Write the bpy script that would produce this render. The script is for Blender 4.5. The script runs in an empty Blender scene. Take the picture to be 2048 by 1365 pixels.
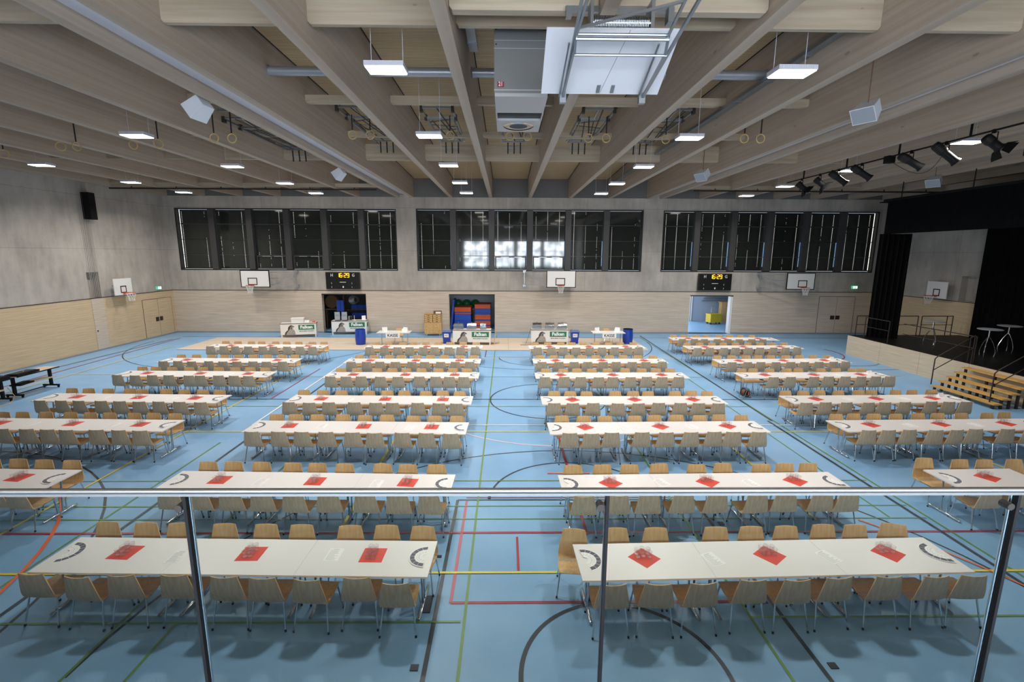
import bpy, math, random
from mathutils import Vector, Matrix
random.seed(11)
PI = math.pi
scene = bpy.context.scene
COL = scene.collection

# ------------------------------------------------------------------ camera
def set_camera():
    f, pitch, roll, yaw, H = 959.0, 0.1798, 0.0046, 0.0129, 5.0346
    cam = bpy.data.cameras.new('camera')
    cam.sensor_fit = 'HORIZONTAL'; cam.sensor_width = 36.0
    cam.lens = f / 2048 * 36.0
    cam.clip_start = 0.05; cam.clip_end = 300
    o = bpy.data.objects.new('camera', cam); COL.objects.link(o)
    r0 = Vector((math.cos(yaw), -math.sin(yaw), 0))
    fw = Vector((math.sin(yaw)*math.cos(pitch), math.cos(yaw)*math.cos(pitch), -math.sin(pitch)))
    u0 = r0.cross(fw)
    R = r0*math.cos(roll) + u0*math.sin(roll)
    U = -r0*math.sin(roll) + u0*math.cos(roll)
    M = Matrix((R, U, -fw)).transposed().to_4x4()
    M.translation = (0, 0, H)
    o.matrix_world = M
    scene.camera = o
set_camera()

# ------------------------------------------------------------------ world, exposure, light strengths
EXPOSURE = 0.36
LAMP = 9.0            # glow of the luminaire lenses
LAMP_W = 116.0        # light sent down by each luminaire
FOYER_SKY = 20.0      # daylight in the glazed foyer front behind the gallery
w = bpy.data.worlds.new('world'); scene.world = w; w.use_nodes = True
wb = w.node_tree.nodes['Background']
wb.inputs[0].default_value = (0.75, 0.87, 1.0, 1); wb.inputs[1].default_value = 1.0
vs = scene.view_settings
vs.view_transform = 'Standard'; vs.look = 'None'; vs.gamma = 1.0; vs.exposure = EXPOSURE
vs.use_curve_mapping = False
cy = scene.cycles
cy.max_bounces = 7; cy.diffuse_bounces = 4; cy.glossy_bounces = 3; cy.transmission_bounces = 3; cy.transparent_max_bounces = 24
cy.caustics_reflective = False; cy.caustics_refractive = False; cy.sample_clamp_indirect = 6.0

def area_light(name, loc, rot, sx, sy, power, color):
    l = bpy.data.lights.new(name, 'AREA'); l.shape = 'RECTANGLE'; l.size = sx; l.size_y = sy
    l.energy = power; l.color = color
    o = bpy.data.objects.new(name, l); COL.objects.link(o); o.location = loc; o.rotation_euler = rot
    return o
# daylight coming in through the glazed outer door of the side corridor and through the foyer front
area_light('corridor_daylight', (11.4, 33.8, 1.5), (0, -PI/2, 0), 2.4, 3.0, 95, (0.86, 0.93, 1.0))

# ------------------------------------------------------------------ materials
def lin(c):
    out = []
    for x in c:
        x = x/255.0
        out.append(x/12.92 if x <= 0.04045 else ((x+0.055)/1.055)**2.4)
    return tuple(out) + (1.0,)
MATS = {}
def mat(name, c, rough=0.5, metal=0.0, spec=0.5, emit=None, es=0.0, alpha=None):
    m = bpy.data.materials.new(name); m.use_nodes = True
    b = m.node_tree.nodes['Principled BSDF']
    b.inputs['Base Color'].default_value = lin(c)
    b.inputs['Roughness'].default_value = rough
    b.inputs['Metallic'].default_value = metal
    b.inputs['Specular IOR Level'].default_value = spec
    if emit is not None:
        b.inputs['Emission Color'].default_value = lin(emit); b.inputs['Emission Strength'].default_value = es
    MATS[name] = m
    return m
def noise_mat(name, c1, c2, scale, rough=0.5, stretch=(1, 1, 1), detail=4, spec=0.4, dots=None, bump=0.0, bands=None, lo=0.35, hi=0.65):
    """two-tone stretched noise, optional dark knots, optional dark bands along one axis"""
    m = mat(name, c1, rough, 0, spec); nt = m.node_tree; N = nt.nodes; Lk = nt.links
    b = N['Principled BSDF']
    tc = N.new('ShaderNodeTexCoord'); mp = N.new('ShaderNodeMapping'); mp.inputs['Scale'].default_value = stretch
    Lk.new(tc.outputs['Object'], mp.inputs['Vector'])
    nz = N.new('ShaderNodeTexNoise'); nz.inputs['Scale'].default_value = scale; nz.inputs['Detail'].default_value = detail
    Lk.new(mp.outputs[0], nz.inputs['Vector'])
    cr = N.new('ShaderNodeValToRGB')
    cr.color_ramp.elements[0].position = lo; cr.color_ramp.elements[0].color = lin(c1)
    cr.color_ramp.elements[1].position = hi; cr.color_ramp.elements[1].color = lin(c2)
    Lk.new(nz.outputs['Fac'], cr.inputs['Fac'])
    out = cr.outputs['Color']
    if dots:
        cd, sc, th, dstretch = dots
        mp2 = N.new('ShaderNodeMapping'); mp2.inputs['Scale'].default_value = dstretch; Lk.new(tc.outputs['Object'], mp2.inputs['Vector'])
        vo = N.new('ShaderNodeTexVoronoi'); vo.inputs['Scale'].default_value = sc; Lk.new(mp2.outputs[0], vo.inputs['Vector'])
        lt = N.new('ShaderNodeMath'); lt.operation = 'LESS_THAN'; lt.inputs[1].default_value = th; Lk.new(vo.outputs['Distance'], lt.inputs[0])
        ml = N.new('ShaderNodeMath'); ml.operation = 'MULTIPLY'; ml.inputs[1].default_value = 0.6; Lk.new(lt.outputs[0], ml.inputs[0])
        mx = N.new('ShaderNodeMix'); mx.data_type = 'RGBA'; Lk.new(ml.outputs[0], mx.inputs['Factor']); Lk.new(out, mx.inputs['A']); mx.inputs['B'].default_value = lin(cd)
        out = mx.outputs['Result']
    if bands:
        axis, period, frac, cb, amt = bands
        sp = N.new('ShaderNodeSeparateXYZ'); Lk.new(tc.outputs['Object'], sp.inputs[0])
        dv = N.new('ShaderNodeMath'); dv.operation = 'DIVIDE'; dv.inputs[1].default_value = period; Lk.new(sp.outputs[axis], dv.inputs[0])
        fr = N.new('ShaderNodeMath'); fr.operation = 'FRACT'; Lk.new(dv.outputs[0], fr.inputs[0])
        lt = N.new('ShaderNodeMath'); lt.operation = 'LESS_THAN'; lt.inputs[1].default_value = frac; Lk.new(fr.outputs[0], lt.inputs[0])
        ml = N.new('ShaderNodeMath'); ml.operation = 'MULTIPLY'; ml.inputs[1].default_value = amt; Lk.new(lt.outputs[0], ml.inputs[0])
        mx = N.new('ShaderNodeMix'); mx.data_type = 'RGBA'; Lk.new(ml.outputs[0], mx.inputs['Factor']); Lk.new(out, mx.inputs['A']); mx.inputs['B'].default_value = lin(cb)
        out = mx.outputs['Result']
    Lk.new(out, b.inputs['Base Color'])
    if bump:
        bp = N.new('ShaderNodeBump'); bp.inputs['Strength'].default_value = bump; bp.inputs['Distance'].default_value = 0.01
        Lk.new(nz.outputs['Fac'], bp.inputs['Height']); Lk.new(bp.outputs[0], b.inputs['Normal'])
    return m
def concrete_mat(name, axis):
    """fair-faced concrete: cloudy greys with faint formwork joints; axis = horizontal wall axis"""
    m = mat(name, (170, 166, 160), 0.75, 0, 0.3); nt = m.node_tree; N = nt.nodes; Lk = nt.links; b = N['Principled BSDF']
    tc = N.new('ShaderNodeTexCoord'); sp = N.new('ShaderNodeSeparateXYZ'); Lk.new(tc.outputs['Object'], sp.inputs[0])
    cb = N.new('ShaderNodeCombineXYZ'); Lk.new(sp.outputs[axis], cb.inputs[0]); Lk.new(sp.outputs[2], cb.inputs[1])
    nz = N.new('ShaderNodeTexNoise'); nz.inputs['Scale'].default_value = 0.55; nz.inputs['Detail'].default_value = 8; nz.inputs['Roughness'].default_value = 0.62
    Lk.new(tc.outputs['Object'], nz.inputs['Vector'])
    cr = N.new('ShaderNodeValToRGB'); cr.color_ramp.elements[0].position = 0.3; cr.color_ramp.elements[0].color = lin((165, 158, 149))
    cr.color_ramp.elements[1].position = 0.7; cr.color_ramp.elements[1].color = lin((197, 189, 179)); Lk.new(nz.outputs['Fac'], cr.inputs['Fac'])
    mp = N.new('ShaderNodeMapping'); mp.inputs['Scale'].default_value = (1.2, 1.2, 0.25); Lk.new(tc.outputs['Object'], mp.inputs['Vector'])
    n2 = N.new('ShaderNodeTexNoise'); n2.inputs['Scale'].default_value = 3.0; n2.inputs['Detail'].default_value = 6; Lk.new(mp.outputs[0], n2.inputs['Vector'])
    mr = N.new('ShaderNodeMapRange'); mr.inputs['From Min'].default_value = 0.3; mr.inputs['From Max'].default_value = 0.7; mr.inputs['To Min'].default_value = 0.86; mr.inputs['To Max'].default_value = 1.05
    Lk.new(n2.outputs['Fac'], mr.inputs['Value'])
    mu = N.new('ShaderNodeMix'); mu.data_type = 'RGBA'; mu.blend_type = 'MULTIPLY'; mu.inputs['Factor'].default_value = 1.0
    Lk.new(cr.outputs['Color'], mu.inputs['A']); Lk.new(mr.outputs[0], mu.inputs['B'])
    br = N.new('ShaderNodeTexBrick'); br.offset = 0.0; br.inputs['Scale'].default_value = 1.0
    br.inputs['Brick Width'].default_value = 5.0; br.inputs['Row Height'].default_value = 2.6; br.inputs['Mortar Size'].default_value = 0.012
    br.inputs['Color1'].default_value = (1, 1, 1, 1); br.inputs['Color2'].default_value = (0.93, 0.93, 0.93, 1); br.inputs['Mortar'].default_value = (0.72, 0.72, 0.72, 1)
    Lk.new(cb.outputs[0], br.inputs['Vector'])
    m2 = N.new('ShaderNodeMix'); m2.data_type = 'RGBA'; m2.blend_type = 'MULTIPLY'; m2.inputs['Factor'].default_value = 1.0
    Lk.new(mu.outputs['Result'], m2.inputs['A']); Lk.new(br.outputs['Color'], m2.inputs['B'])
    Lk.new(m2.outputs['Result'], b.inputs['Base Color'])
    return m
def glass_mat(name, tint, gloss=1.0, base=0.04, rough=0.02):
    m = bpy.data.materials.new(name); m.use_nodes = True; nt = m.node_tree; N = nt.nodes; Lk = nt.links
    N.remove(N['Principled BSDF'])
    tr = N.new('ShaderNodeBsdfTransparent'); tr.inputs[0].default_value = tint
    gl = N.new('ShaderNodeBsdfGlossy'); gl.inputs['Roughness'].default_value = rough
    fr = N.new('ShaderNodeLayerWeight'); fr.inputs['Blend'].default_value = 0.5
    pw = N.new('ShaderNodeMath'); pw.operation = 'POWER'; pw.inputs[1].default_value = 4.0; Lk.new(fr.outputs['Facing'], pw.inputs[0])
    mu = N.new('ShaderNodeMath'); mu.operation = 'MULTIPLY_ADD'; mu.inputs[1].default_value = gloss; mu.inputs[2].default_value = base; Lk.new(pw.outputs[0], mu.inputs[0])
    mx = N.new('ShaderNodeMixShader'); Lk.new(mu.outputs[0], mx.inputs[0]); Lk.new(tr.outputs[0], mx.inputs[1]); Lk.new(gl.outputs[0], mx.inputs[2])
    Lk.new(mx.outputs[0], N['Material Output'].inputs['Surface'])
    MATS[name] = m
    return m
concrete_mat('concrete_x', 0); concrete_mat('concrete_y', 1)
noise_mat('floor_blue', (128, 172, 212), (140, 182, 219), 0.8, 0.42, spec=0.36)
noise_mat('clad_x', (194, 177, 158), (212, 197, 180), 1.0, 0.6, (0.9, 0.9, 26), 5, bands=(2, 0.105, 0.07, (172, 152, 128), 0.45))
noise_mat('clad_y', (198, 172, 136), (214, 190, 156), 1.0, 0.6, (0.9, 0.9, 26), 5, bands=(2, 0.105, 0.07, (178, 150, 112), 0.45))
noise_mat('beam_wood', (170, 153, 136), (181, 166, 150), 1.4, 0.6, (3, 0.12, 9), 3, dots=((128, 112, 94), 1.6, 0.055, (1, 0.5, 1.4)))
noise_mat('block_wood', (164, 149, 128), (180, 166, 146), 1.4, 0.6, (0.3, 5, 7), 4, dots=((138, 116, 92), 2.2, 0.05, (0.6, 1, 1.4)))
noise_mat('deck_wood', (190, 164, 126), (202, 178, 142), 2.0, 0.65, (0.4, 6, 1), 3, bands=(1, 0.075, 0.28, (112, 92, 66), 0.75))
noise_mat('chair_face', (214, 172, 116), (226, 188, 136), 3.0, 0.55, (9, 9, 1.2), 3, spec=0.25)
noise_mat('chair_back', (182, 158, 129), (196, 174, 146), 3.0, 0.55, (9, 9, 1.2), 3)
noise_mat('osb', (190, 150, 96), (212, 176, 122), 14.0, 0.6, (1, 1, 1), 3)
noise_mat('sheet_tan', (206, 188, 168), (216, 200, 182), 1.0, 0.55, (0.4, 8, 1), 4)
noise_mat('stage_fascia', (198, 178, 150), (212, 194, 168), 1.0, 0.55, (0.8, 0.8, 22), 5)
noise_mat('step_wood', (196, 152, 84), (214, 172, 104), 2.0, 0.5, (8, 0.6, 8), 4)
noise_mat('curtain_black', (9, 9, 10), (15, 15, 16), 2.0, 0.95, (6, 6, 0.3), 2, spec=0.1)
mat('stage_black', (10, 10, 10), 0.5, 0, 0.3)
mat('panel_grey', (104, 104, 102), 0.8)
mat('gap_dark', (30, 26, 22), 0.9)
mat('trim_dark', (62, 54, 50), 0.7)
mat('frame_dark', (38, 38, 38), 0.5)
mat('mullion', (72, 70, 70), 0.5, 0.2)
mat('transom', (66, 68, 68), 0.5, 0.2)
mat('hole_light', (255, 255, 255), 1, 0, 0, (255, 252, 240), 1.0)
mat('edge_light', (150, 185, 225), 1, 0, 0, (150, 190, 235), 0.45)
mat('white', (232, 230, 226), 0.4)
mat('board_grey', (206, 207, 211), 0.4)
mat('table_white', (234, 230, 227), 0.35)
mat('paper', (246, 244, 240), 0.7)
mat('ink', (190, 190, 192), 0.8)
mat('photo_ink', (86, 84, 98), 0.5)
mat('red_paper', (224, 74, 56), 0.6)
mat('chrome', (205, 207, 210), 0.16, 1.0)
mat('steel', (150, 156, 162), 0.35, 0.9)
mat('rail_steel', (146, 144, 140), 0.45, 1.0)
mat('black', (12, 12, 13), 0.6, 0, 0.25)
mat('rubber', (18, 18, 22), 0.7)
mat('dark_metal', (52, 44, 40), 0.5, 0.3)
mat('duct_grey', (136, 137, 138), 0.42, 0.65)
mat('duct_light', (188, 192, 197), 0.35, 0.7)
mat('pipe_grey', (158, 162, 168), 0.4, 0.5)
mat('lamp_body', (196, 196, 205), 0.5)
mat('lamp_glow', (255, 255, 255), 1, 0, 0, (255, 248, 238), LAMP)
mat('rim_orange', (226, 74, 44), 0.45)
mat('net', (232, 232, 230), 0.8)
mat('ring_wood', (196, 164, 104), 0.5)
mat('strap', (34, 30, 28), 0.8)
mat('blue_plastic', (26, 62, 168), 0.35)
mat('blue_mat', (28, 74, 176), 0.5)
mat('orange_mat', (222, 92, 36), 0.5)
mat('green_ball', (26, 110, 62), 0.4)
mat('grey_lid', (120, 136, 176), 0.4)
mat('green_sign', (34, 118, 74), 0.5)
mat('brown_edge', (112, 84, 64), 0.5)
mat('falcon_dark', (74, 62, 58), 0.6)
mat('falcon_mid', (168, 160, 152), 0.6)
mat('yellow_cart', (206, 176, 30), 0.5)
mat('corridor_wall', (150, 162, 180), 0.7)
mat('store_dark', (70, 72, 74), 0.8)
mat('store_grey', (188, 196, 200), 0.8)
mat('brown_disc', (96, 68, 44), 0.7)
mat('exit_green', (40, 150, 100), 0.5, 0, 0.5, (110, 220, 170), 0.5)
mat('exit_white', (250, 255, 250), 0.5, 0, 0.5, (235, 255, 245), 1.6)
mat('score_black', (14, 17, 14), 0.4)
mat('digit_yellow', (255, 214, 60), 0.5, 0, 0.5, (255, 196, 30), 1.1)
mat('led_orange', (255, 120, 30), 0.5, 0, 0.5, (255, 110, 20), 1.5)
mat('letter_white', (240, 240, 240), 0.5)
mat('red_label', (150, 34, 34), 0.5)
def foyer_mat():
    # bright outdoors seen through the foyer front: pale sky with darker trees and cars low down
    m = mat('foyer_sky', (0, 0, 0), 1, 0, 0, (236, 243, 255), FOYER_SKY); nt = m.node_tree; N = nt.nodes; Lk = nt.links
    tc = N.new('ShaderNodeTexCoord'); nz = N.new('ShaderNodeTexNoise'); nz.inputs['Scale'].default_value = 1.3; nz.inputs['Detail'].default_value = 6
    Lk.new(tc.outputs['Object'], nz.inputs['Vector'])
    cr = N.new('ShaderNodeValToRGB'); cr.color_ramp.elements[0].position = 0.38; cr.color_ramp.elements[0].color = (.22, .27, .30, 1); cr.color_ramp.elements[1].position = 0.56; cr.color_ramp.elements[1].color = lin((238, 244, 255))
    Lk.new(nz.outputs['Fac'], cr.inputs['Fac']); Lk.new(cr.outputs['Color'], N['Principled BSDF'].inputs['Emission Color'])
foyer_mat()
mat('corridor_glow', (255, 255, 255), 1, 0, 0, (235, 243, 255), 2.5)
mat('speaker_white', (214, 219, 226), 0.5)
mat('grille', (150, 156, 164), 0.6)
mat('plywood_red', (120, 70, 50), 0.5)
mat('pane_dark', (40, 43, 39), 0.05, 0.0, 0.75)
for n, c in dict(black=(48, 52, 60), green=(104, 142, 66), red=(168, 46, 62), yellow=(228, 208, 62), white=(236, 236, 234), orange=(236, 112, 62), pink=(220, 200, 206), purple=(104, 52, 66), pale=(186, 84, 100)).items():
    mat('line_' + n, c, 0.4)
glass_mat('rail_glass', (0.955, 0.985, 0.97, 1), 0.3, 0.006)
glass_mat('tumbler_glass', (0.96, 0.963, 0.967, 1), 0.75, 0.16, 0.25)

# ------------------------------------------------------------------ mesh helpers
class MB:
    def __init__(s): s.v = []; s.f = []; s.m = []
    def add(s, vs, fs, mi=0):
        o = len(s.v); s.v += [tuple(p) for p in vs]
        for q in fs: s.f.append(tuple(i+o for i in q)); s.m.append(mi)
        return s
    def box(s, x0, y0, z0, x1, y1, z1, mi=0):
        return s.add([(x0,y0,z0),(x1,y0,z0),(x1,y1,z0),(x0,y1,z0),(x0,y0,z1),(x1,y0,z1),(x1,y1,z1),(x0,y1,z1)],
                     [(0,3,2,1),(4,5,6,7),(0,1,5,4),(1,2,6,5),(2,3,7,6),(3,0,4,7)], mi)
    def obox(s, M, sx, sy, sz, mi=0):
        h = (sx/2, sy/2, sz/2)
        vs = [M @ Vector((a*h[0], b*h[1], c*h[2])) for c in (-1,1) for a, b in ((-1,-1),(1,-1),(1,1),(-1,1))]
        return s.add(vs, [(0,3,2,1),(4,5,6,7),(0,1,5,4),(1,2,6,5),(2,3,7,6),(3,0,4,7)], mi)
    def bar(s, p0, p1, wd, ht, mi=0, up=(0,0,1)):
        p0 = Vector(p0); p1 = Vector(p1); d = p1-p0; L = d.length; d.normalize()
        u = Vector(up)
        if abs(d.dot(u)) > 0.98: u = Vector((0,1,0))
        x = d.cross(u).normalized(); z = x.cross(d)
        M = Matrix((x, d, z)).transposed().to_4x4(); M.translation = (p0+p1)/2
        return s.obox(M, wd, L, ht, mi)
    def tube(s, pts, r, n=8, mi=0, closed=False, caps=True):
        P = [Vector(p) for p in pts]; k = len(P); rs = r if isinstance(r, (list, tuple)) else [r]*k
        ref = None; rings = []; vs = []; fs = []
        for i in range(k):
            if closed: t = (P[(i+1) % k]-P[i-1])
            else: t = P[min(i+1,k-1)]-P[max(i-1,0)]
            t.normalize()
            if ref is None:
                ref = Vector((0,0,1)) if abs(t.z) < 0.9 else Vector((1,0,0))
            a = (ref - t*ref.dot(t))
            if a.length < 1e-6: a = t.orthogonal()
            a.normalize(); b = t.cross(a); ref = a
            rings.append(len(vs)); 
            for j in range(n):
                th = 2*PI*j/n; vs.append(P[i] + a*(rs[i]*math.cos(th)) + b*(rs[i]*math.sin(th)))
        for i in range(k if closed else k-1):
            r0 = rings[i]; r1 = rings[(i+1) % k]
            for j in range(n): fs.append((r0+j, r0+(j+1) % n, r1+(j+1) % n, r1+j))
        if caps and not closed:
            fs.append(tuple(range(n-1, -1, -1))); fs.append(tuple(rings[-1]+j for j in range(n)))
        return s.add(vs, fs, mi)
    def cyl(s, p0, p1, r0, r1=None, n=12, mi=0): return s.tube([p0, p1], [r0, r0 if r1 is None else r1], n, mi)
    def lathe(s, prof, n=16, M=None, mi=0, cap0=False, cap1=False):
        vs = []; fs = []
        for r, z in prof:
            for j in range(n):
                p = Vector((r*math.cos(2*PI*j/n), r*math.sin(2*PI*j/n), z)); vs.append(M @ p if M else p)
        for i in range(len(prof)-1):
            for j in range(n): fs.append((i*n+j, i*n+(j+1) % n, (i+1)*n+(j+1) % n, (i+1)*n+j))
        if cap0: fs.append(tuple(range(n-1, -1, -1)))
        if cap1: fs.append(tuple((len(prof)-1)*n+j for j in range(n)))
        return s.add(vs, fs, mi)
    def torus(s, c, R, r, axis='y', n=20, m=6, mi=0):
        pts = []
        for j in range(n):
            a, b = R*math.cos(2*PI*j/n), R*math.sin(2*PI*j/n)
            pts.append((c[0]+a, c[1], c[2]+b) if axis == 'y' else ((c[0]+a, c[1]+b, c[2]) if axis == 'z' else (c[0], c[1]+a, c[2]+b)))
        return s.tube(pts, r, m, mi, closed=True)
    def prism(s, pts, M, h, mi=0):
        """2d outline extruded by h along local z, placed by M"""
        k = len(pts); vs = [M @ Vector((x, y, 0)) for x, y in pts] + [M @ Vector((x, y, h)) for x, y in pts]
        return s.add(vs, [tuple(range(k-1,-1,-1)), tuple(range(k, 2*k))] + [(i, (i+1) % k, k+(i+1) % k, k+i) for i in range(k)], mi)
    def flat(s, pts, M, mi=0):
        return s.add([M @ Vector((x, y, 0)) for x, y in pts], [tuple(range(len(pts)))], mi)
    def join(s, o, M):
        k = len(s.v); s.v += [tuple(M @ Vector(p)) for p in o.v]; s.f += [tuple(i+k for i in q) for q in o.f]; s.m += o.m
        return s
    def mesh(s, name, mats, smooth=False):
        me = bpy.data.meshes.new(name); me.from_pydata(s.v, [], s.f)
        if isinstance(mats, str): mats = [mats]
        for q in mats: me.materials.append(MATS[q])
        if len(mats) > 1: me.polygons.foreach_set('material_index', s.m)
        if smooth:
            me.polygons.foreach_set('use_smooth', [True]*len(me.polygons))
            me.set_sharp_from_angle(angle=math.radians(38))
        me.update()
        return me
    def build(s, name, mats, parent=None, loc=(0,0,0), rotz=0.0, smooth=False):
        return put(name, s.mesh(name, mats, smooth), parent, loc, rotz)
def put(name, me, parent=None, loc=(0,0,0), rotz=0.0, rot=None):
    o = bpy.data.objects.new(name, me); COL.objects.link(o)
    o.parent = parent; o.location = loc; o.rotation_euler = rot if rot else (0, 0, rotz)
    return o
def tag(o, label=None, cat=None, group=None, kind=None):
    if label: o['label'] = label
    if cat: o['category'] = cat
    if group: o['group'] = group
    if kind: o['kind'] = kind
    return o
def thing(name, label, cat, loc=(0,0,0), rotz=0.0, group=None):
    o = bpy.data.objects.new(name, None); COL.objects.link(o); o.location = loc; o.rotation_euler = (0, 0, rotz)
    o.empty_display_size = 0.1
    return tag(o, label, cat, group)
def struct(name, mb, mats, label=None, parent=None):
    o = mb.build(name, mats, parent)
    if parent is None: o['kind'] = 'structure'
    if label: o['label'] = label
    return o
def sroot(name, label=None, loc=(0,0,0)):
    o = bpy.data.objects.new(name, None); COL.objects.link(o); o.location = loc; o['kind'] = 'structure'
    if label: o['label'] = label
    return o
def copy_tree(o, parent=None):
    c = o.copy(); COL.objects.link(c); c.parent = parent
    for ch in [q for q in bpy.data.objects if q.parent == o]: copy_tree(ch, c)
    return c
FACE = Matrix.Rotation(PI/2, 4, 'X')          # local xy plane -> xz plane facing -y
def text(name, body, size, m, parent, loc, rot=(PI/2, 0, 0), extrude=0.004, align='CENTER', sx=1.0, bold=0.0):
    cu = bpy.data.curves.new(name, 'FONT'); cu.body = body; cu.size = size; cu.extrude = extrude
    cu.align_x = align; cu.align_y = 'CENTER'; cu.materials.append(MATS[m]); cu.offset = bold; cu.resolution_u = 3
    tmp = bpy.data.objects.new(name, cu); COL.objects.link(tmp)
    bpy.context.view_layer.update()
    me = bpy.data.meshes.new_from_object(tmp.evaluated_get(bpy.context.evaluated_depsgraph_get()))
    bpy.data.objects.remove(tmp); bpy.data.curves.remove(cu)
    me.transform(Matrix.Diagonal((sx, 1, 1, 1)))
    o = bpy.data.objects.new(name, me); COL.objects.link(o); o.parent = parent; o.location = loc; o.rotation_euler = rot
    return o
def T(x, y, z): return Matrix.Translation((x, y, z))
def RZ(a): return Matrix.Rotation(a, 4, 'Z')
def holed(mb, axis, pos, u0, u1, v0, v1, holes, depth, mi=0, rmi=None):
    """wall sheet at axis=pos with rectangular holes and reveals that run 'depth' along the axis"""
    rmi = mi if rmi is None else rmi
    us = sorted({u0, u1} | {h[0] for h in holes} | {h[1] for h in holes}); zs = sorted({v0, v1} | {h[2] for h in holes} | {h[3] for h in holes})
    P = (lambda u, v, d: (u, pos+d, v)) if axis == 'y' else (lambda u, v, d: (pos+d, u, v))
    for i in range(len(us)-1):
        for j in range(len(zs)-1):
            cu, cv = (us[i]+us[i+1])/2, (zs[j]+zs[j+1])/2
            if any(h[0] < cu < h[1] and h[2] < cv < h[3] for h in holes): continue
            mb.add([P(us[i],zs[j],0),P(us[i+1],zs[j],0),P(us[i+1],zs[j+1],0),P(us[i],zs[j+1],0)], [(0,1,2,3)], mi)
    for a, b, c, d in holes:
        for q in (((a,c),(a,d)),((a,d),(b,d)),((b,d),(b,c)),((b,c),(a,c))):
            (p, r), (p2, r2) = q
            mb.add([P(p,r,0),P(p2,r2,0),P(p2,r2,depth),P(p,r,depth)], [(0,1,2,3)], rmi)
    return mb
ORD = ['zeroth','first','second','third','fourth','fifth','sixth','seventh','eighth','ninth','tenth']
# ================================================================== SETTING
XL, XR, YB, YF = -21.05, 23.5, 30.6, 1.75
ZB, ZD, ZW, ZT = 8.42, 9.54, 2.70, 9.98
WIN = [(-20.37, -6.80, 3.95, 7.73), (-5.58, 8.55, 3.95, 7.76), (9.78, 23.36, 3.95, 7.73)]
DOOR = [(-11.70, -8.90, 0.0, 2.50), (-3.63, -0.72, 0.0, 2.50), (11.80, 14.58, 0.0, 2.48)]

floor = struct('floor', MB().box(XL-0.1, -0.2, -0.12, XR+0.1, YB+0.35, 0), 'floor_blue', 'light blue sports hall floor with painted court lines')
# ---- court markings
LN = []
def seg(c, x0, y0, x1, y1, wd=0.05): LN.append((c, [(x0, y0), (x1, y1)], wd))
def arc(c, cx, cy, r, a0, a1, wd=0.05, n=None):
    n = n or max(8, int(abs(a1-a0)/5)); LN.append((c, [(cx+r*math.cos(math.radians(a0+(a1-a0)*i/n)), cy+r*math.sin(math.radians(a0+(a1-a0)*i/n))) for i in range(n+1)], wd))
CX = 1.46
for k0 in (CX, -13.5, 16.4):
    arc('black', k0, 5.0, 6.75, 0, 180); arc('black', k0, 27.4, 6.75, 180, 360)
    arc('black', k0, 9.21, 1.8, 0, 180); arc('black', k0, 23.2, 1.8, 180, 360)
arc('black', CX, 4.93, 1.27, -20, 200, 0.06)
arc('black', CX, 16.2, 2.0, 0, 360)
arc('pink', CX, 16.2, 4.15, 180, 360)
seg('black', -0.99, 1.8, -0.99, 9.21, 0.06); seg('black', 3.92, 1.8, 3.92, 9.21, 0.06); seg('black', -0.99, 9.21, 3.92, 9.21)
seg('purple', -0.82, 9.3, 3.75, 9.3, 0.035)
seg('black', -0.99, 23.2, 3.92, 23.2); seg('purple', -1.03, 23.2, -1.03, 29.5); seg('black', 3.92, 23.2, 3.92, 29.5)
seg('pale', -0.8, 6.23, -0.8, 9.15); seg('red', -0.8, 6.23, 3.75, 6.23)
seg('green', -0.57, 1.8, -0.57, 29.6, 0.04); seg('green', 3.46, 1.8, 3.46, 29.6, 0.04)
seg('green', -4.53, 1.8, -4.53, 5.86, 0.04); seg('green', -5.30, 1.8, -5.30, 29.0, 0.04); seg('green', -9.0, 5.86, -0.62, 5.86, 0.035); seg('green', 3.46, 5.92, 8.24, 5.92, 0.035)
for yy in (10.06, 8.96, 8.48): seg('green', -9.6, yy, 8.2, yy, 0.03)
for yy in (15.4, 19.31): seg('green', -9.6, yy, 8.2, yy, 0.03)
seg('green', -7.68, 1.8, -7.68, 12.3, 0.04); seg('green', 8.26, 1.8, 8.26, 29.0, 0.04); seg('green', 7.5, 8.5, 7.5, 20, 0.03)
seg('red', XL+0.3, 8.02, XR-0.3, 8.02, 0.055)
seg('red', 0.21, 6.94, 0.21, 7.88, 0.04); seg('red', 1.48, 7.95, 1.48, 13.2, 0.06)
seg('yellow', -9.11, 4.0, -9.11, 22.0, 0.05); seg('yellow', 12.0, 5.0, 12.0, 22.0, 0.05); seg('yellow', 6.0, 8.4, 6.0, 13.1, 0.05); seg('yellow', -3.05, 8.2, -3.05, 13.1, 0.05)
seg('yellow', -9.11, 6.9, 12.0, 6.9, 0.05); seg('yellow', -9.11, 13.09, 12.0, 13.09, 0.05)
seg('yellow', -18.05, 12.0, -18.05, 25.7, 0.05); seg('yellow', -18.05, 19.62, -14.0, 19.62, 0.05); seg('yellow', 12.0, 19.62, 16.8, 19.62, 0.05)
seg('white', -7.5, 13.62, -7.5, 23.0, 0.06); seg('white', -7.5, 13.62, 12.0, 13.62, 0.05); seg('white', -2.0, 23.0, 16.0, 23.0, 0.05)
seg('black', -7.08, 1.8, -7.08, 24.8, 0.06); seg('black', 8.07, 1.8, 8.07, 14.0, 0.06); seg('black', 8.2, 14.0, 8.42, 29.6, 0.06)
seg('red', -8.2, 16.15, -8.2, 20.7, 0.04); seg('black', -14.0, 16.2, 14.5, 16.2, 0.04)
seg('red', -18.7, 12.0, -19.4, 28.4, 0.05); seg('black', -20.05, 14.0, -19.6, 28.0, 0.05); seg('black', -19.6, 28.9, 22.0, 28.9, 0.04)
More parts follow.
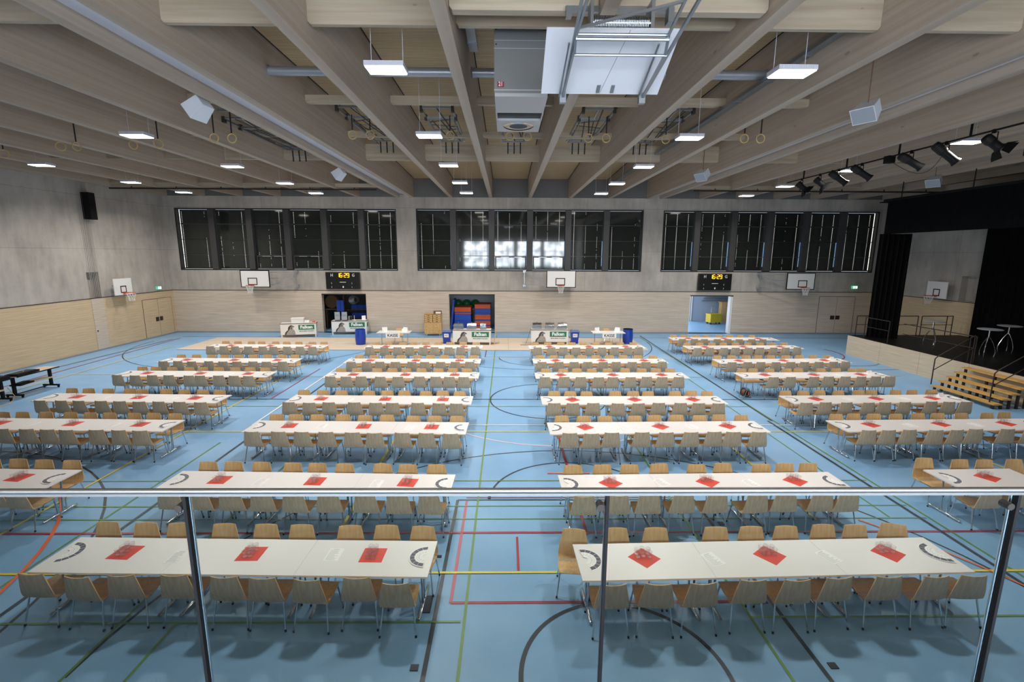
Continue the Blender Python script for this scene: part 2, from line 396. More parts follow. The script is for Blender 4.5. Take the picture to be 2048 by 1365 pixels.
seg('orange', 0.97, 10.42, 1.96, 10.42, 0.04); arc('orange', -13.5, 4.9, 6.15, 0, 60, 0.06); arc('orange', CX, 3.6, 7.2, 20, 42, 0.04)
arc('red', 15.2, 24.6, 2.2, -90, 20, 0.05)
for i, (c, P, wd) in enumerate(LN):
    mb = MB(); z = 0.0012+0.00022*i; k = len(P)
    L, Rr = [], []
    for j in range(k):
        a = Vector(P[max(j-1, 0)]); b = Vector(P[min(j+1, k-1)]); d = (b-a).normalized(); n = Vector((-d.y, d.x))*wd/2
        L.append((P[j][0]+n.x, P[j][1]+n.y, z)); Rr.append((P[j][0]-n.x, P[j][1]-n.y, z))
    mb.add(L+Rr, [(k+j, k+j+1, j+1, j) for j in range(k-1)])
    mb.build('court_line', 'line_'+c, floor)
for x, y, sx, sy in ((-1.12, 7.32, .09, .055), (-1.13, 8.24, .09, .055), (-1.12, 5.11, .1, .09), (-.34, 9.30, .07, .07), (-1.13, 6.2, .12, .34), (4.1, 8.3, .1, .1), (4.08, 5.1, .1, .09), (3.75, 6.25, .22, .12)):
    MB().box(x-sx/2, y-sy/2, 0.0005, x+sx/2, y+sy/2, 0.013).build('floor_socket_cover', 'line_black', floor)
# ---- protective sheets laid on the floor in front of the counters
cov = tag(sroot('floor_protection', 'pale wooden protective sheets laid on the blue floor before the counters'))
me = MB().box(-1.24, -0.925, 0.012, 1.24, 0.925, 0.027).mesh('sheet', 'sheet_tan')
for i in range(10):
    for j in range(2): put('sheet', me, cov, (-16.05+2.49*i, 25.80+1.86*j, 0))

# ---- back wall
wall_back = struct('wall_back', holed(MB(), 'y', YB, XL, XR+0.2, ZW, ZT+.1, WIN, 0.35), 'concrete_x', 'fair-faced concrete wall with three dark window bands')
struct('wall_cladding_back', holed(MB(), 'y', YB-0.02, XL, XR+0.2, 0, ZW, DOOR, 0.37), 'clad_x', 'pale timber cladding under the concrete wall')
struct('trim_1', MB().box(XL, YB-0.035, ZW-0.012, XR, YB+0.02, ZW+0.02), 'trim_dark', 'thin dark joint between timber and concrete')
struct('baseboard_back', MB().box(XL, YB-0.045, 0, DOOR[0][0]-.02, YB-0.01, 0.07).box(DOOR[0][1]+.02, YB-0.045, 0, DOOR[1][0]-.02, YB-0.01, 0.07).box(DOOR[1][1]+.02, YB-0.045, 0, DOOR[2][0]-.02, YB-0.01, 0.07).box(DOOR[2][1]+.02, YB-0.045, 0, XR, YB-0.01, 0.07), 'pipe_grey')
# flush door in the back wall near the stage
d4 = sroot('door_4', 'flush timber door in the cladding beside the stage', (21.3, YB-0.025, 0))
MB().box(-1.15, -0.012, 0.01, 1.15, 0, 2.42).build('door_leaf', 'clad_x', d4)
MB().box(-1.17, -0.014, 0, -1.15, 0, 2.44).box(1.15, -0.014, 0, 1.17, 0, 2.44).box(-1.17, -0.014, 2.42, 1.17, 0, 2.44).box(-0.006, -0.014, 0, 0.006, 0, 2.42).build('door_gap', 'trim_dark', d4)
MB().box(-.32, -.03, .95, -.06, -.012, 1.2).box(.02, -.03, .95, .28, -.012, 1.2).build('handle_plate', 'dark_metal', d4)

# ---- windows with dark blinds
def window(n, x0, x1, z0, z1, lab, reflect):
    W = sroot('window_%d' % n, lab, (0, YB, 0))
    MB().box(x0, .02, z0, x1, .32, z0+.07).box(x0, .02, z1-.07, x1, .32, z1).box(x0, .02, z0+.07, x0+.07, .32, z1-.07).box(x1-.07, .02, z0+.07, x1, .32, z1-.07).build('window_frame', 'frame_dark', W)
    mw = 0.36; pw = (x1-x0-0.14-5*mw)/6
    hz = z1-z0
    for i in range(6):
        a = x0+.07+i*(pw+mw); b = a+pw
        if i < 5: MB().box(b, -.005, z0+.07, b+mw, .30, z1-.07).build('mullion_panel', 'mullion', W)
        for e in ((b-.035, b-.012),):
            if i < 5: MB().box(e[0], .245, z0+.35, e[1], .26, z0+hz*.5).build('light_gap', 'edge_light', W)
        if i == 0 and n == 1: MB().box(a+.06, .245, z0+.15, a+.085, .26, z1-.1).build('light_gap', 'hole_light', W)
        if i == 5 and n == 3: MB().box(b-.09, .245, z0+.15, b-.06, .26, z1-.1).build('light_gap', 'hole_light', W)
        zs = [z0+.07, z0+hz*.25, z0+hz*.5, z0+hz*.75, z1-.07]
        for j in range(4):
            MB().box(a, .26, zs[j]+.012, b, .275, zs[j+1]-.012).build('pane', 'pane_dark', W)
            if j < 3: MB().box(a, .235, zs[j+1]-.018, b, .275, zs[j+1]+.018).build('transom', 'transom' if j != 1 else 'frame_dark', W)
        if (n, i) in ((1, 2), (1, 3), (2, 2), (2, 3)):
            s = MB(); t = .07
            s.box(a+.03, .16, z0+.09, b-.03, .25, z0+.09+t).box(a+.03, .16, zs[1]-t-.03, b-.03, .25, zs[1]-.03).box(a+.03, .16, z0+.09+t, a+.03+t, .25, zs[1]-t-.03).box(b-.03-t, .16, z0+.09+t, b-.03, .25, zs[1]-t-.03)
            sash = s.build('opening_sash', 'mullion', W)
            MB().box(a+.4, .15, zs[1]-.09, a+.9, .16, zs[1]-.05).box(b-.8, .15, zs[1]-.09, b-.3, .16, zs[1]-.05).build('handle_strip', 'duct_light', sash)
        # cord holes of the blinds: rows of pin-holes with daylight behind them
        d = MB(); rnd = random.Random(n*10+i)
        for c in range(3 if n != 3 else 3):
            x = a+pw*(.10+.36*c); zz = z0+.2
            hole = rnd.random()
            while zz < z1-.15:
                hole += (rnd.random()-.5)*.35; hole = min(1, max(0, hole))
                if hole > (.38 if n == 1 else .3 if n == 2 else .1):
                    s = .006+.007*hole
                    d.box(x-s, .252, zz-s, x+s, .258, zz+s)
                zz += .088
        tag(d.build('cord_holes', 'hole_light', W), kind='stuff')
    return W
window(1, *WIN[0], 'dark window band near the corner with exit sign', False)
window(2, *WIN[1], 'middle dark window band mirroring the bright foyer', True)
window(3, *WIN[2], 'dark window band next to the black stage drapes', False)

# ---- side walls
NL = (24.50, 25.25, 2.70, 4.02)
wl = holed(MB(), 'x', XL, YF-0.2, YB, ZW, ZT+.1, [NL], -0.35)
wl.box(XL-0.37, NL[0]-.1, NL[2], XL-0.35, NL[1]+.1, NL[3]+.1)
struct('wall_left', wl, 'concrete_y', 'concrete side wall with rope niche')
struct('wall_cladding_left', holed(MB(), 'x', XL+0.02, YF-0.2, YB, 0, ZW, [], 0), 'clad_y', 'warm timber cladding of the side wall')
struct('trim_2', MB().box(XL-.02, YF, ZW-0.012, XL+.035, YB, ZW+0.02), 'trim_dark')
struct('baseboard_left', MB().box(XL+.01, YF, 0, XL+.05, YB, .07), 'pipe_grey')
d5 = sroot('door_5', 'double flush timber door in the side wall below the exit sign', (XL+0.025, 29.12, 0))
MB().box(0, -1.2, .01, .012, -.005, 2.28).box(0, .005, .01, .012, 1.2, 2.28).build('door_leaf', 'clad_y', d5)
MB().box(0, -1.215, 0, .014, -1.2, 2.3).box(0, 1.2, 0, .014, 1.215, 2.3).box(0, -1.215, 2.28, .014, 1.215, 2.3).box(0, -.006, 0, .014, .006, 2.28).build('door_gap', 'trim_dark', d5)
MB().box(.012, -.3, .95, .03, -.06, 1.2).box(.012, .04, .95, .03, .28, 1.2).build('handle_plate', 'dark_metal', d5)
d6 = sroot('door_6', 'narrow pale service panel below the rope niche', (XL+0.025, 24.9, 0))
MB().box(0, -.37, .01, .012, .37, 2.68).build('door_leaf', 'clad_x', d6)
MB().box(.012, -.28, 1.0, .03, -.22, 1.06).build('lock', 'black', d6)

NR = (23.85, 24.62, 2.75, 4.02)
wr = holed(MB(), 'x', XR, YF-0.2, YB+.2, ZW, ZT+.1, [NR], 0.35)
wr.box(XR+0.35, NR[0]-.1, NR[2], XR+0.37, NR[1]+.1, NR[3]+.1)
struct('wall_right', wr, 'concrete_y', 'concrete wall behind the stage')
struct('wall_cladding_right', holed(MB(), 'x', XR-0.02, YF-0.2, YB, 0, ZW, [], 0), 'clad_y', 'timber cladding behind the stage')
struct('trim_3', MB().box(XR-.035, YF, ZW-0.012, XR+.02, YB, ZW+0.02), 'trim_dark')

# ---- ceiling: deck, beams, blocking
def deck(y): return ZT if y < 17 else ZT+(9.54-ZT)*(y-17)/13.6      # the roof falls slightly towards the window wall
ceiling = struct('ceiling', MB().add([(x, y, deck(y)+d) for d in (0, .12) for y in (-6, 17, YB+.4) for x in (XL-.2, XR+.2)], [(0,2,3,1),(2,4,5,3),(6,7,9,8),(8,9,11,10),(0,1,7,6),(4,10,11,5),(0,6,8,2),(2,8,10,4),(1,3,9,7),(3,5,11,9)]), 'deck_wood', 'timber ceiling deck of fine slats between the beams')
BX = [-20.73, -18.43, -16.17, -13.85, -11.47, -9.07, -6.65, -5.78, -3.39, -0.95, 1.45, 3.92, 6.36, 8.75, 9.59, 12.0, 14.27, 16.6, 18.9, 21.26, 23.42]
bm = MB().box(-.11, YF-2.0, ZB, .11, YB+.2, ZT+.05).mesh('ceiling_beam', 'beam_wood')
for i, x in enumerate(BX):
    o = put('ceiling_beam', bm, None, (x, 0, 0)); o['kind'] = 'structure'; o['label'] = '%s whitewashed roof beam counted from the timber side wall' % (ORD[i+1] if i < 10 else 'number %d' % (i+1))
for a, b in zip(BX[:-1], BX[1:]):
    if b-a < 1.2: continue
    for gx in (a+.14, b-.14):
        g0 = MB()
        for ya, yb in ((1.8, 17), (17, YB)): g0.add([(gx+q, y, deck(y)-h) for y in (ya, yb) for q, h in ((-.014, .012), (.014, .012), (.014, -.004), (-.014, -.004))], [(0,1,5,4),(1,2,6,5),(2,3,7,6),(3,0,4,7),(0,3,2,1),(4,5,6,7)])
        g0.build('shadow_gap', 'gap_dark', ceiling)
    MB().box(a+.11, YB-.06, ZB+.02, b-.11, YB-.03, ZD).build('wall_infill_panel', 'panel_grey', wall_back)
def block(x0, x1, y, z0, z1, t=0.10):
    mb = MB(); c = .05
    M = Matrix(((1,0,0,0),(0,0,-1,y+t/2),(0,1,0,0),(0,0,0,1)))
    mb.prism([(x0, z0+c), (x0+c*.8, z0), (x1-c*.8, z0), (x1, z0+c), (x1, z1), (x0, z1)], M, t)
    o = mb.build('ceiling_block', 'block_wood'); o['kind'] = 'structure'; return o
for a, b in zip(BX[:-1], BX[1:]):
    if b-a < 1.2: continue
    x0, x1 = a+.11, b-.11
    block(x0, x1, 8.8, 8.75, ZT); block(x0, x1, 20.5, 8.74, 9.36)
    block(x0, x1, 14.65, 9.20, 9.42, .14); block(x0, x1, 18.35, 9.14, 9.34, .14)
    if b < -6 or a > 9: block(x0, x1, 26.3, ZB+.02, 8.62, .14)
block(BX[9]+.12, BX[10]-.12, 7.75, 8.5, 8.86, .16); block(BX[10]+.12, BX[11]-.12, 7.75, 8.5, 8.86, .16)
for a, b in ((-6.65, -5.78), (8.75, 9.59)):
    o = MB().box(a+.13, YF, 8.62, b-.13, YB-.1, 8.7)
    if a < 0: o.box(b-.21, YF, ZB+.01, b-.12, YB-.1, 8.62)
    else: o.box(a+.12, YF, ZB+.10, a+.2, YB-.1, 8.62)
    o = o.build('curtain_casing', 'lamp_body')
    tag(o, 'long grey casing of the dividing curtain between the paired beams', 'casing', 'dividing curtain casings')
    o['label'] = 'long grey curtain casing between the paired beams %s' % ('on the timber wall half' if a < 0 else 'on the stage half')
for k, (a, b, y, z) in enumerate(((XL+.1, -6.9, 26.6, 8.36), (9.9, XR-.1, 26.2, 8.36))):
    mb = MB().bar((a, y, z), (b, y, z), .06, .07)
    for j in range(6):
        x = a+(b-a)*(j+.5)/6; mb.box(x-.02, y-.02, z, x+.02, y+.02, ZB+.06)
    tag(mb.build('curtain_track', 'dark_metal'), 'thin dark curtain track under the beams near the %s' % ('rope niche' if k == 0 else 'stage drapes'), 'track', 'curtain tracks')

# ---- gallery behind the railing: slab, under-wall, flank walls, foyer front
struct('wall_front', MB().box(XL-.1, YF-.25, 0, XR+.1, YF-.05, 2.78).box(XL-.1, YF-.25, 2.78, -6.4, YF-.05, ZT).box(9.4, YF-.25, 2.78, XR+.1, YF-.05, ZT), 'concrete_x', 'concrete wall below the gallery')
struct('gallery_floor', MB().box(-6.4, -6.0, 2.78, 9.4, YF-.05, 3.0), 'floor_blue', 'gallery floor slab')
struct('wall_gallery_left', MB().box(-6.6, -6.0, 2.78, -6.4, YF-.25, ZT), 'concrete_y')
struct('wall_gallery_right', MB().box(9.4, -6.0, 2.78, 9.6, YF-.25, ZT), 'concrete_y')
FW = [(-5.7+3.6*i, -5.7+3.6*i+3.2, 3.25, 6.75) for i in range(4)]
struct('wall_gallery_back', holed(MB(), 'y', -4.2, -6.6, 9.6, 3.0, ZT, FW, -.3), 'concrete_x')
for i, (a, b, c, d) in enumerate(FW):
    W = sroot('window_%d' % (i+4), 'bright foyer window behind the gallery', (0, -4.35, 0))
    MB().box(a, -.03, c, b, 0, d).build('pane', 'foyer_sky', W)
    MB().box(a, 0, c, a+.07, .06, d).box(b-.07, 0, c, b, .06, d).box(a, 0, c, b, .06, c+.08).box(a, 0, d-.08, b, .06, d).box((a+b)/2-.04, 0, c, (a+b)/2+.04, .06, d).box(a, 0, c+1.05, b, .06, c+1.13).box(a, 0, c+2.1, b, .06, c+2.2).build('window_frame', 'frame_dark', W)

# ---- rooms behind the three openings
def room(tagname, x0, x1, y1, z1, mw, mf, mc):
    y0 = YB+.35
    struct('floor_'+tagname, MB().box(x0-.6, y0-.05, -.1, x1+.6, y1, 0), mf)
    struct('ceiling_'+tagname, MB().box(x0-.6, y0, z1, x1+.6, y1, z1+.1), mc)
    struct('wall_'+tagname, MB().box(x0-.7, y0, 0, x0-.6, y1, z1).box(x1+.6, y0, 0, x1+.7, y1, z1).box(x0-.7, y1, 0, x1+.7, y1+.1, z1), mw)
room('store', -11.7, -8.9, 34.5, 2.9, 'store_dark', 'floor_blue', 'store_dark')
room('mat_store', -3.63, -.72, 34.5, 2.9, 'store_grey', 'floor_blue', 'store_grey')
room('corridor', 11.8, 16.6, 36.6, 2.9, 'corridor_wall', 'floor_blue', 'white')
for k, (a, b, c, d) in enumerate(DOOR):
    m = 'frame_dark'
    struct('door_%d' % (k+1), MB().box(a, YB-.03, d-.06, b, YB+.36, d), m, ['lifting gate frame of the drinks store', 'lifting gate frame of the mat store', 'open gate frame to the bright corridor'][k])
struct('trim_4', MB().box(14.42, YB+.0, 0, 14.57, YB+.35, 2.40), 'white')
w8 = sroot('window_8', 'bright glazed outer door at the corridor end')
MB().box(13.0, 36.55, .02, 13.95, 36.58, 2.45).build('pane', 'corridor_glow', w8); MB().box(13.95, 36.5, 0, 14.03, 36.59, 2.5).box(14.10, 36.5, 0, 14.15, 36.59, 2.5).box(14.2, 36.5, 0, 14.28, 36.59, 2.5).build('window_frame', 'white', w8); MB().box(14.03, 36.55, 0, 14.2, 36.58, 2.5).build('reveal', 'frame_dark', w8)
# ================================================================== TABLES, CHAIRS AND WHAT LIES ON THEM
# block + row: centre x, centre y, turn, chair places on the railing side, chair places on the window side (metres along the table)
TABLES={
 'A2':(-11.23,8.76,-0.03,[1.95, 2.45],[0.64, 1.18, 1.74, 2.33]),
 'A3':(-11.1,11.69,-0.03,[-1.59, -1.04, -0.46, 0.07, 0.55, 1.25, 1.81, 2.33],[-2.31, -1.8, -1.18, -0.51, 0.03, 0.55, 1.22, 1.73, 2.32]),
 'A4':(-11.14,13.95,-0.032,[-2.25, -1.64, -1.12, -0.49, 0.06, 0.64, 1.21, 1.81, 2.43],[-2.47, -1.93, -1.31, -0.63, -0.23, 0.51, 1.11, 1.69, 2.21]),
 'A5':(-11.14,16.89,-0.018,[-2.38, -1.73, -1.16, -0.6, 0.12, 0.51, 1.14, 1.71, 2.22],[-2.42, -1.91, -1.28, -0.64, -0.16, 0.42, 1.06, 1.6, 2.2]),
 'A6':(-11.15,19.11,-0.009,None,None),
 'A7':(-11.14,22.18,-0.023,None,None),
 'B1':(-3.77,6.28,-0.024,[-2.52, -1.85, -1.32, -0.62, 0.06, 0.58, 1.19, 1.81, 2.35],[-2.54, -1.91, -1.37, -0.66, -0.01, 0.56, 1.34, 1.9, 2.46]),
 'B2':(-3.73,8.535,-0.033,[-2.33, -1.76, -1.2, -0.62, -0.03, 0.57, 1.25, 1.83, 2.41],[-2.36, -1.85, -1.27, -0.63, -0.12, 0.44, 1.21, 1.73, 2.31]),
 'B3':(-3.69,11.5,-0.026,[-2.37, -1.73, -1.17, -0.6, 0.03, 0.56, 1.24, 1.81, 2.39],[-2.39, -1.87, -1.3, -0.62, -0.05, 0.54, 1.24, 1.8, 2.39]),
 'B4':(-3.73,13.8,-0.018,[-2.48, -1.88, -1.33, -0.61, 0.01, 0.49, 1.21, 1.84, 2.34],[-2.56, -1.96, -1.37, -0.52, 0.04, 0.56, 1.23, 1.76, 2.3]),
 'B5':(-3.69,16.75,-0.003,[-2.39, -1.86, -1.34, -0.65, -0.07, 0.69, 1.26, 1.73, 2.23],[-2.43, -1.85, -1.07, -0.53, -0.02, 0.57, 1.19, 1.72, 2.23]),
 'B6':(-3.75,19.08,0.003,None,None),
 'B7':(-3.82,22.09,0.011,None,None),
 'C1':(3.75,6.2,0.028,[-2.37, -1.76, -1.19, -0.5, 0.09, 0.66, 1.36, 1.99, 2.53],[-2.71, -2.01, -1.39, -0.45, 0.12, 0.68, 1.3, 1.81, 2.36]),
 'C2':(3.77,8.48,0.023,[-2.38, -1.77, -1.21, -0.6, -0.0, 0.72, 1.28, 1.95, 2.41],[-2.39, -1.78, -1.24, -0.61, 0.12, 0.7, 1.46, 1.97, 2.45]),
 'C3':(3.8,11.48,0.023,[-2.27, -1.76, -1.26, -0.53, 0.05, 0.66, 1.23, 1.71, 2.33],[-2.29, -1.72, -1.15, -0.37, 0.18, 0.77, 1.36, 1.92, 2.5]),
 'C4':(3.79,13.77,0.008,[-2.39, -1.87, -1.28, -0.56, 0.01, 0.63, 1.26, 1.78, 2.34],[-2.27, -1.79, -1.26, -0.37, 0.18, 0.67, 1.51, 2.04, 2.5]),
 'C5':(3.78,16.75,0.01,[-2.42, -1.75, -1.19, -0.56, -0.05, 0.56, 1.14, 1.69, 2.27],[-2.28, -1.65, -1.11, -0.56, 0.02, 0.69, 1.3, 1.86, 2.37]),
 'C6':(3.83,19.13,0.009,None,None),
 'C7':(3.8,22.13,0.021,None,None),
 'D2':(11.26,8.71,0.025,[-2.35, -1.69],[-2.41, -1.71, -1.2, -0.55]),
 'D3':(11.2,11.66,0.025,[-2.3, -1.82, -1.28, -0.63, -0.12, 0.42, 1.23, 1.83],[-2.3, -1.78, -1.26, -0.64, 0.0, 0.53, 1.21, 1.93, 2.46]),
 'D4':(11.21,13.9,0.027,[-2.49, -1.91, -1.31, -0.67, -0.15, 0.44, 1.29, 1.8, 2.32],[-2.38, -1.83, -1.25, -0.67, 0.0, 0.44, 1.2, 1.76, 2.38]),
 'D5':(11.17,16.83,0.022,[-1.8, -1.18, -0.32, 0.23, 0.83, 1.38, 1.93, 2.46],[-2.29, -1.86, -1.25, -0.59, -0.1, 0.73, 1.32, 1.95, 2.32]),
 'D6':(11.36,19.18,0.033,None,None),
 'D7':(11.2,22.15,0.028,None,None),
 'D8':(11.29,24.42,-0.005,None,None),
}
BLOCK = {'A': 'timber-wall block', 'B': 'wall-side aisle block', 'C': 'stage-side aisle block', 'D': 'stage block'}
def rowname(k): return 'row %s' % ['', 'one', 'two', 'three', 'four', 'five', 'six', 'seven', 'eight'][int(k[1])]
VIS = {'A2': (2,), 'D2': (0,)}            # of the three tables in a row only these reach into the picture

# ---- chair kit (faces +y, origin on the floor under the seat)
def chair_shell():
    prof = [(.225,.418,.195,0),(.205,.432,.212,0),(.12,.438,.228,.004),(.0,.430,.234,.007),(-.11,.418,.236,.008),(-.185,.412,.236,.009),(-.222,.436,.236,.012),(-.240,.50,.232,.018),(-.256,.61,.214,.024),(-.268,.72,.192,.028),(-.280,.828,.170,.030)]
    n = 7; top = []; bot = []
    for i, (y, z, hw, c) in enumerate(prof):
        a = prof[max(i-1,0)]; b = prof[min(i+1,len(prof)-1)]
        t = Vector((b[0]-a[0], b[1]-a[1])).normalized(); nm = Vector((t.y, -t.x))     # side the sitter touches
        if nm.y < 0 and i < 4: nm = -nm
        if i >= 4 and nm.x < 0: nm = -nm
        for j in range(n):
            s = -1+2*j/(n-1); d = -c*(1-s*s)
            p = Vector((y, z)) + nm*d
            top.append((s*hw, p.x+nm.x*.006, p.y+nm.y*.006)); bot.append((s*hw, p.x-nm.x*.006, p.y-nm.y*.006))
    mb = MB(); k = len(top); m = len(prof)
    F = [(i*n+j, i*n+j+1, (i+1)*n+j+1, (i+1)*n+j) for i in range(m-1) for j in range(n-1)]
    mb.add(top, F, 0); mb.add(bot, [q[::-1] for q in F], 1)
    loop = [j for j in range(n)] + [i*n+n-1 for i in range(1,m)] + [(m-1)*n+j for j in range(n-2,-1,-1)] + [i*n for i in range(m-2,0,-1)]
    for a, b in zip(loop, loop[1:]+loop[:1]): mb.f.append((a, b, k+b, k+a)); mb.m.append(0)
    return mb
def chair_leg(sx, front):
    p0 = (sx*.20, .17 if front else -.175, .41); p1 = (sx*.24, .225 if front else -.262, .02)
    mb = MB().tube([p0, p1], .0115, 7, 0)
    d = (Vector(p1)-Vector(p0)).normalized()
    return mb.tube([Vector(p1)-d*.012, Vector(p1)+d*.019], .0145, 7, 1)
def chair_frame():
    mb = MB()
    for sx in (-1, 1): mb.tube([(sx*.205,.175,.41),(sx*.21,.0,.407),(sx*.205,-.18,.397)], .0115, 6)
    mb.tube([(-.2,.1,.412),(.2,.1,.412)], .009, 6); mb.tube([(-.2,-.12,.398),(.2,-.12,.398)], .009, 6)
    return mb
shell_mb, frame_mb = chair_shell(), chair_frame()
legs_mb = [chair_leg(sx, fr) for sx in (-1, 1) for fr in (True, False)]
shell_me = shell_mb.mesh('shell', ['chair_face', 'chair_back'], True); frame_me = frame_mb.mesh('seat_frame', 'chrome', True)
leg_me = [q.mesh('leg', ['chrome', 'rubber'], True) for q in legs_mb]
def chair(x, y, rz, label, group):
    t = thing('plywood_chair', label, 'chair', (x, y, 0), rz, group)
    put('seat_shell', shell_me, t); put('seat_frame', frame_me, t)
    for q in leg_me: put('leg', q, t)
    return t

# ---- table kit
TL, TW, TZ = 1.818, 0.82, 0.74
top_me = MB().box(-TL/2, -TW/2, TZ-.026, TL/2, TW/2, TZ).mesh('tabletop', 'table_white')
apron_me = MB().box(-TL/2+.12, -.30, TZ-.06, TL/2-.12, -.275, TZ-.027).box(-TL/2+.12, .275, TZ-.06, TL/2-.12, .30, TZ-.027).mesh('rail', 'dark_metal')
def tleg():
    mb = MB()
    for s in (-1, 1): mb.tube([(0, s*.11, TZ-.05), (0, s*.05, .05)], .016, 8)
    mb.bar((0, -.30, TZ-.042), (0, .30, TZ-.042), .04, .03)
    return mb
leg_t = tleg().mesh('leg', 'chrome', True)
foot_t = MB().tube([(0,-.35,.032),(0,-.33,.034),(0,.33,.034),(0,.35,.032)], [.018,.024,.024,.018], 10).mesh('foot', 'chrome', True)
def table(x, y, rz, label, group):
    t = thing('folding_table', label, 'table', (x, y, 0), rz, group)
    put('tabletop', top_me, t); put('rail', apron_me, t)
    for s in (-1, 1):
        g = put('leg', leg_t, t, (s*.76, 0, 0)); put('foot', foot_t, g)
    return t

# ---- tabletop kit
napkin_me = MB().box(-.165, -.165, 0, .165, .165, .0016).mesh('red_square', 'red_paper')
def menu():
    mb = MB().box(-.105, -.148, 0, .105, .148, .0012, 0); rnd = random.Random(3)
    y = .115
    mb.box(-.05, y, .0012, .04, y+.010, .0014, 1)
    for k in range(13):
        y -= .0185; x1 = rnd.uniform(.01, .075)
        mb.box(-.085, y, .0012, x1, y+.0055, .0014, 1)
    return mb
menu_me = menu().mesh('menu', ['paper', 'ink'])
def leaflet(a, da=.21):
    mb = MB(); h = .001
    def cell(r0, r1, w0, w1, mi, z=0.0, hh=h):
        p = [(r0*math.cos(a+t), r0*math.sin(a+t), z) for t in (w0, w1)] + [(r1*math.cos(a+t), r1*math.sin(a+t), z) for t in (w0, w1)]
        mb.add(p+[(x, y, z+hh) for x, y, _ in p], [(4,5,7,6),(0,2,3,1),(0,1,5,4),(2,6,7,3),(0,4,6,2),(1,3,7,5)], mi)
    cell(.05, .25, -da, da, 0); cell(.168, .232, -da*.90, da*.84, 1, h, .0003); cell(.10, .108, -da*.6, da*.5, 2, h, .0003); cell(.13, .136, -da*.6, da*.2, 2, h, .0003)
    return mb
leaf_mb = [leaflet(math.radians(-78+22*i)) for i in range(8)]
leaf_me = [q.mesh('leaflet', ['paper', 'photo_ink', 'ink']) for q in leaf_mb]
fan_all = MB()
for i, q in enumerate(leaf_mb): fan_all.join(q, T(0, 0, .0014*i))
fan_me = fan_all.mesh('leaflet_fan', ['paper', 'photo_ink', 'ink'])
tum = MB().lathe([(.001,.004),(.026,.004),(.031,.008),(.034,.05),(.036,.092)], 14).torus((0,0,.092), .0355, .0022, 'z', 14, 4).torus((0,0,.006), .028, .0022, 'z', 14, 4)
tum_me = tum.mesh('tumbler', 'tumbler_glass', True)

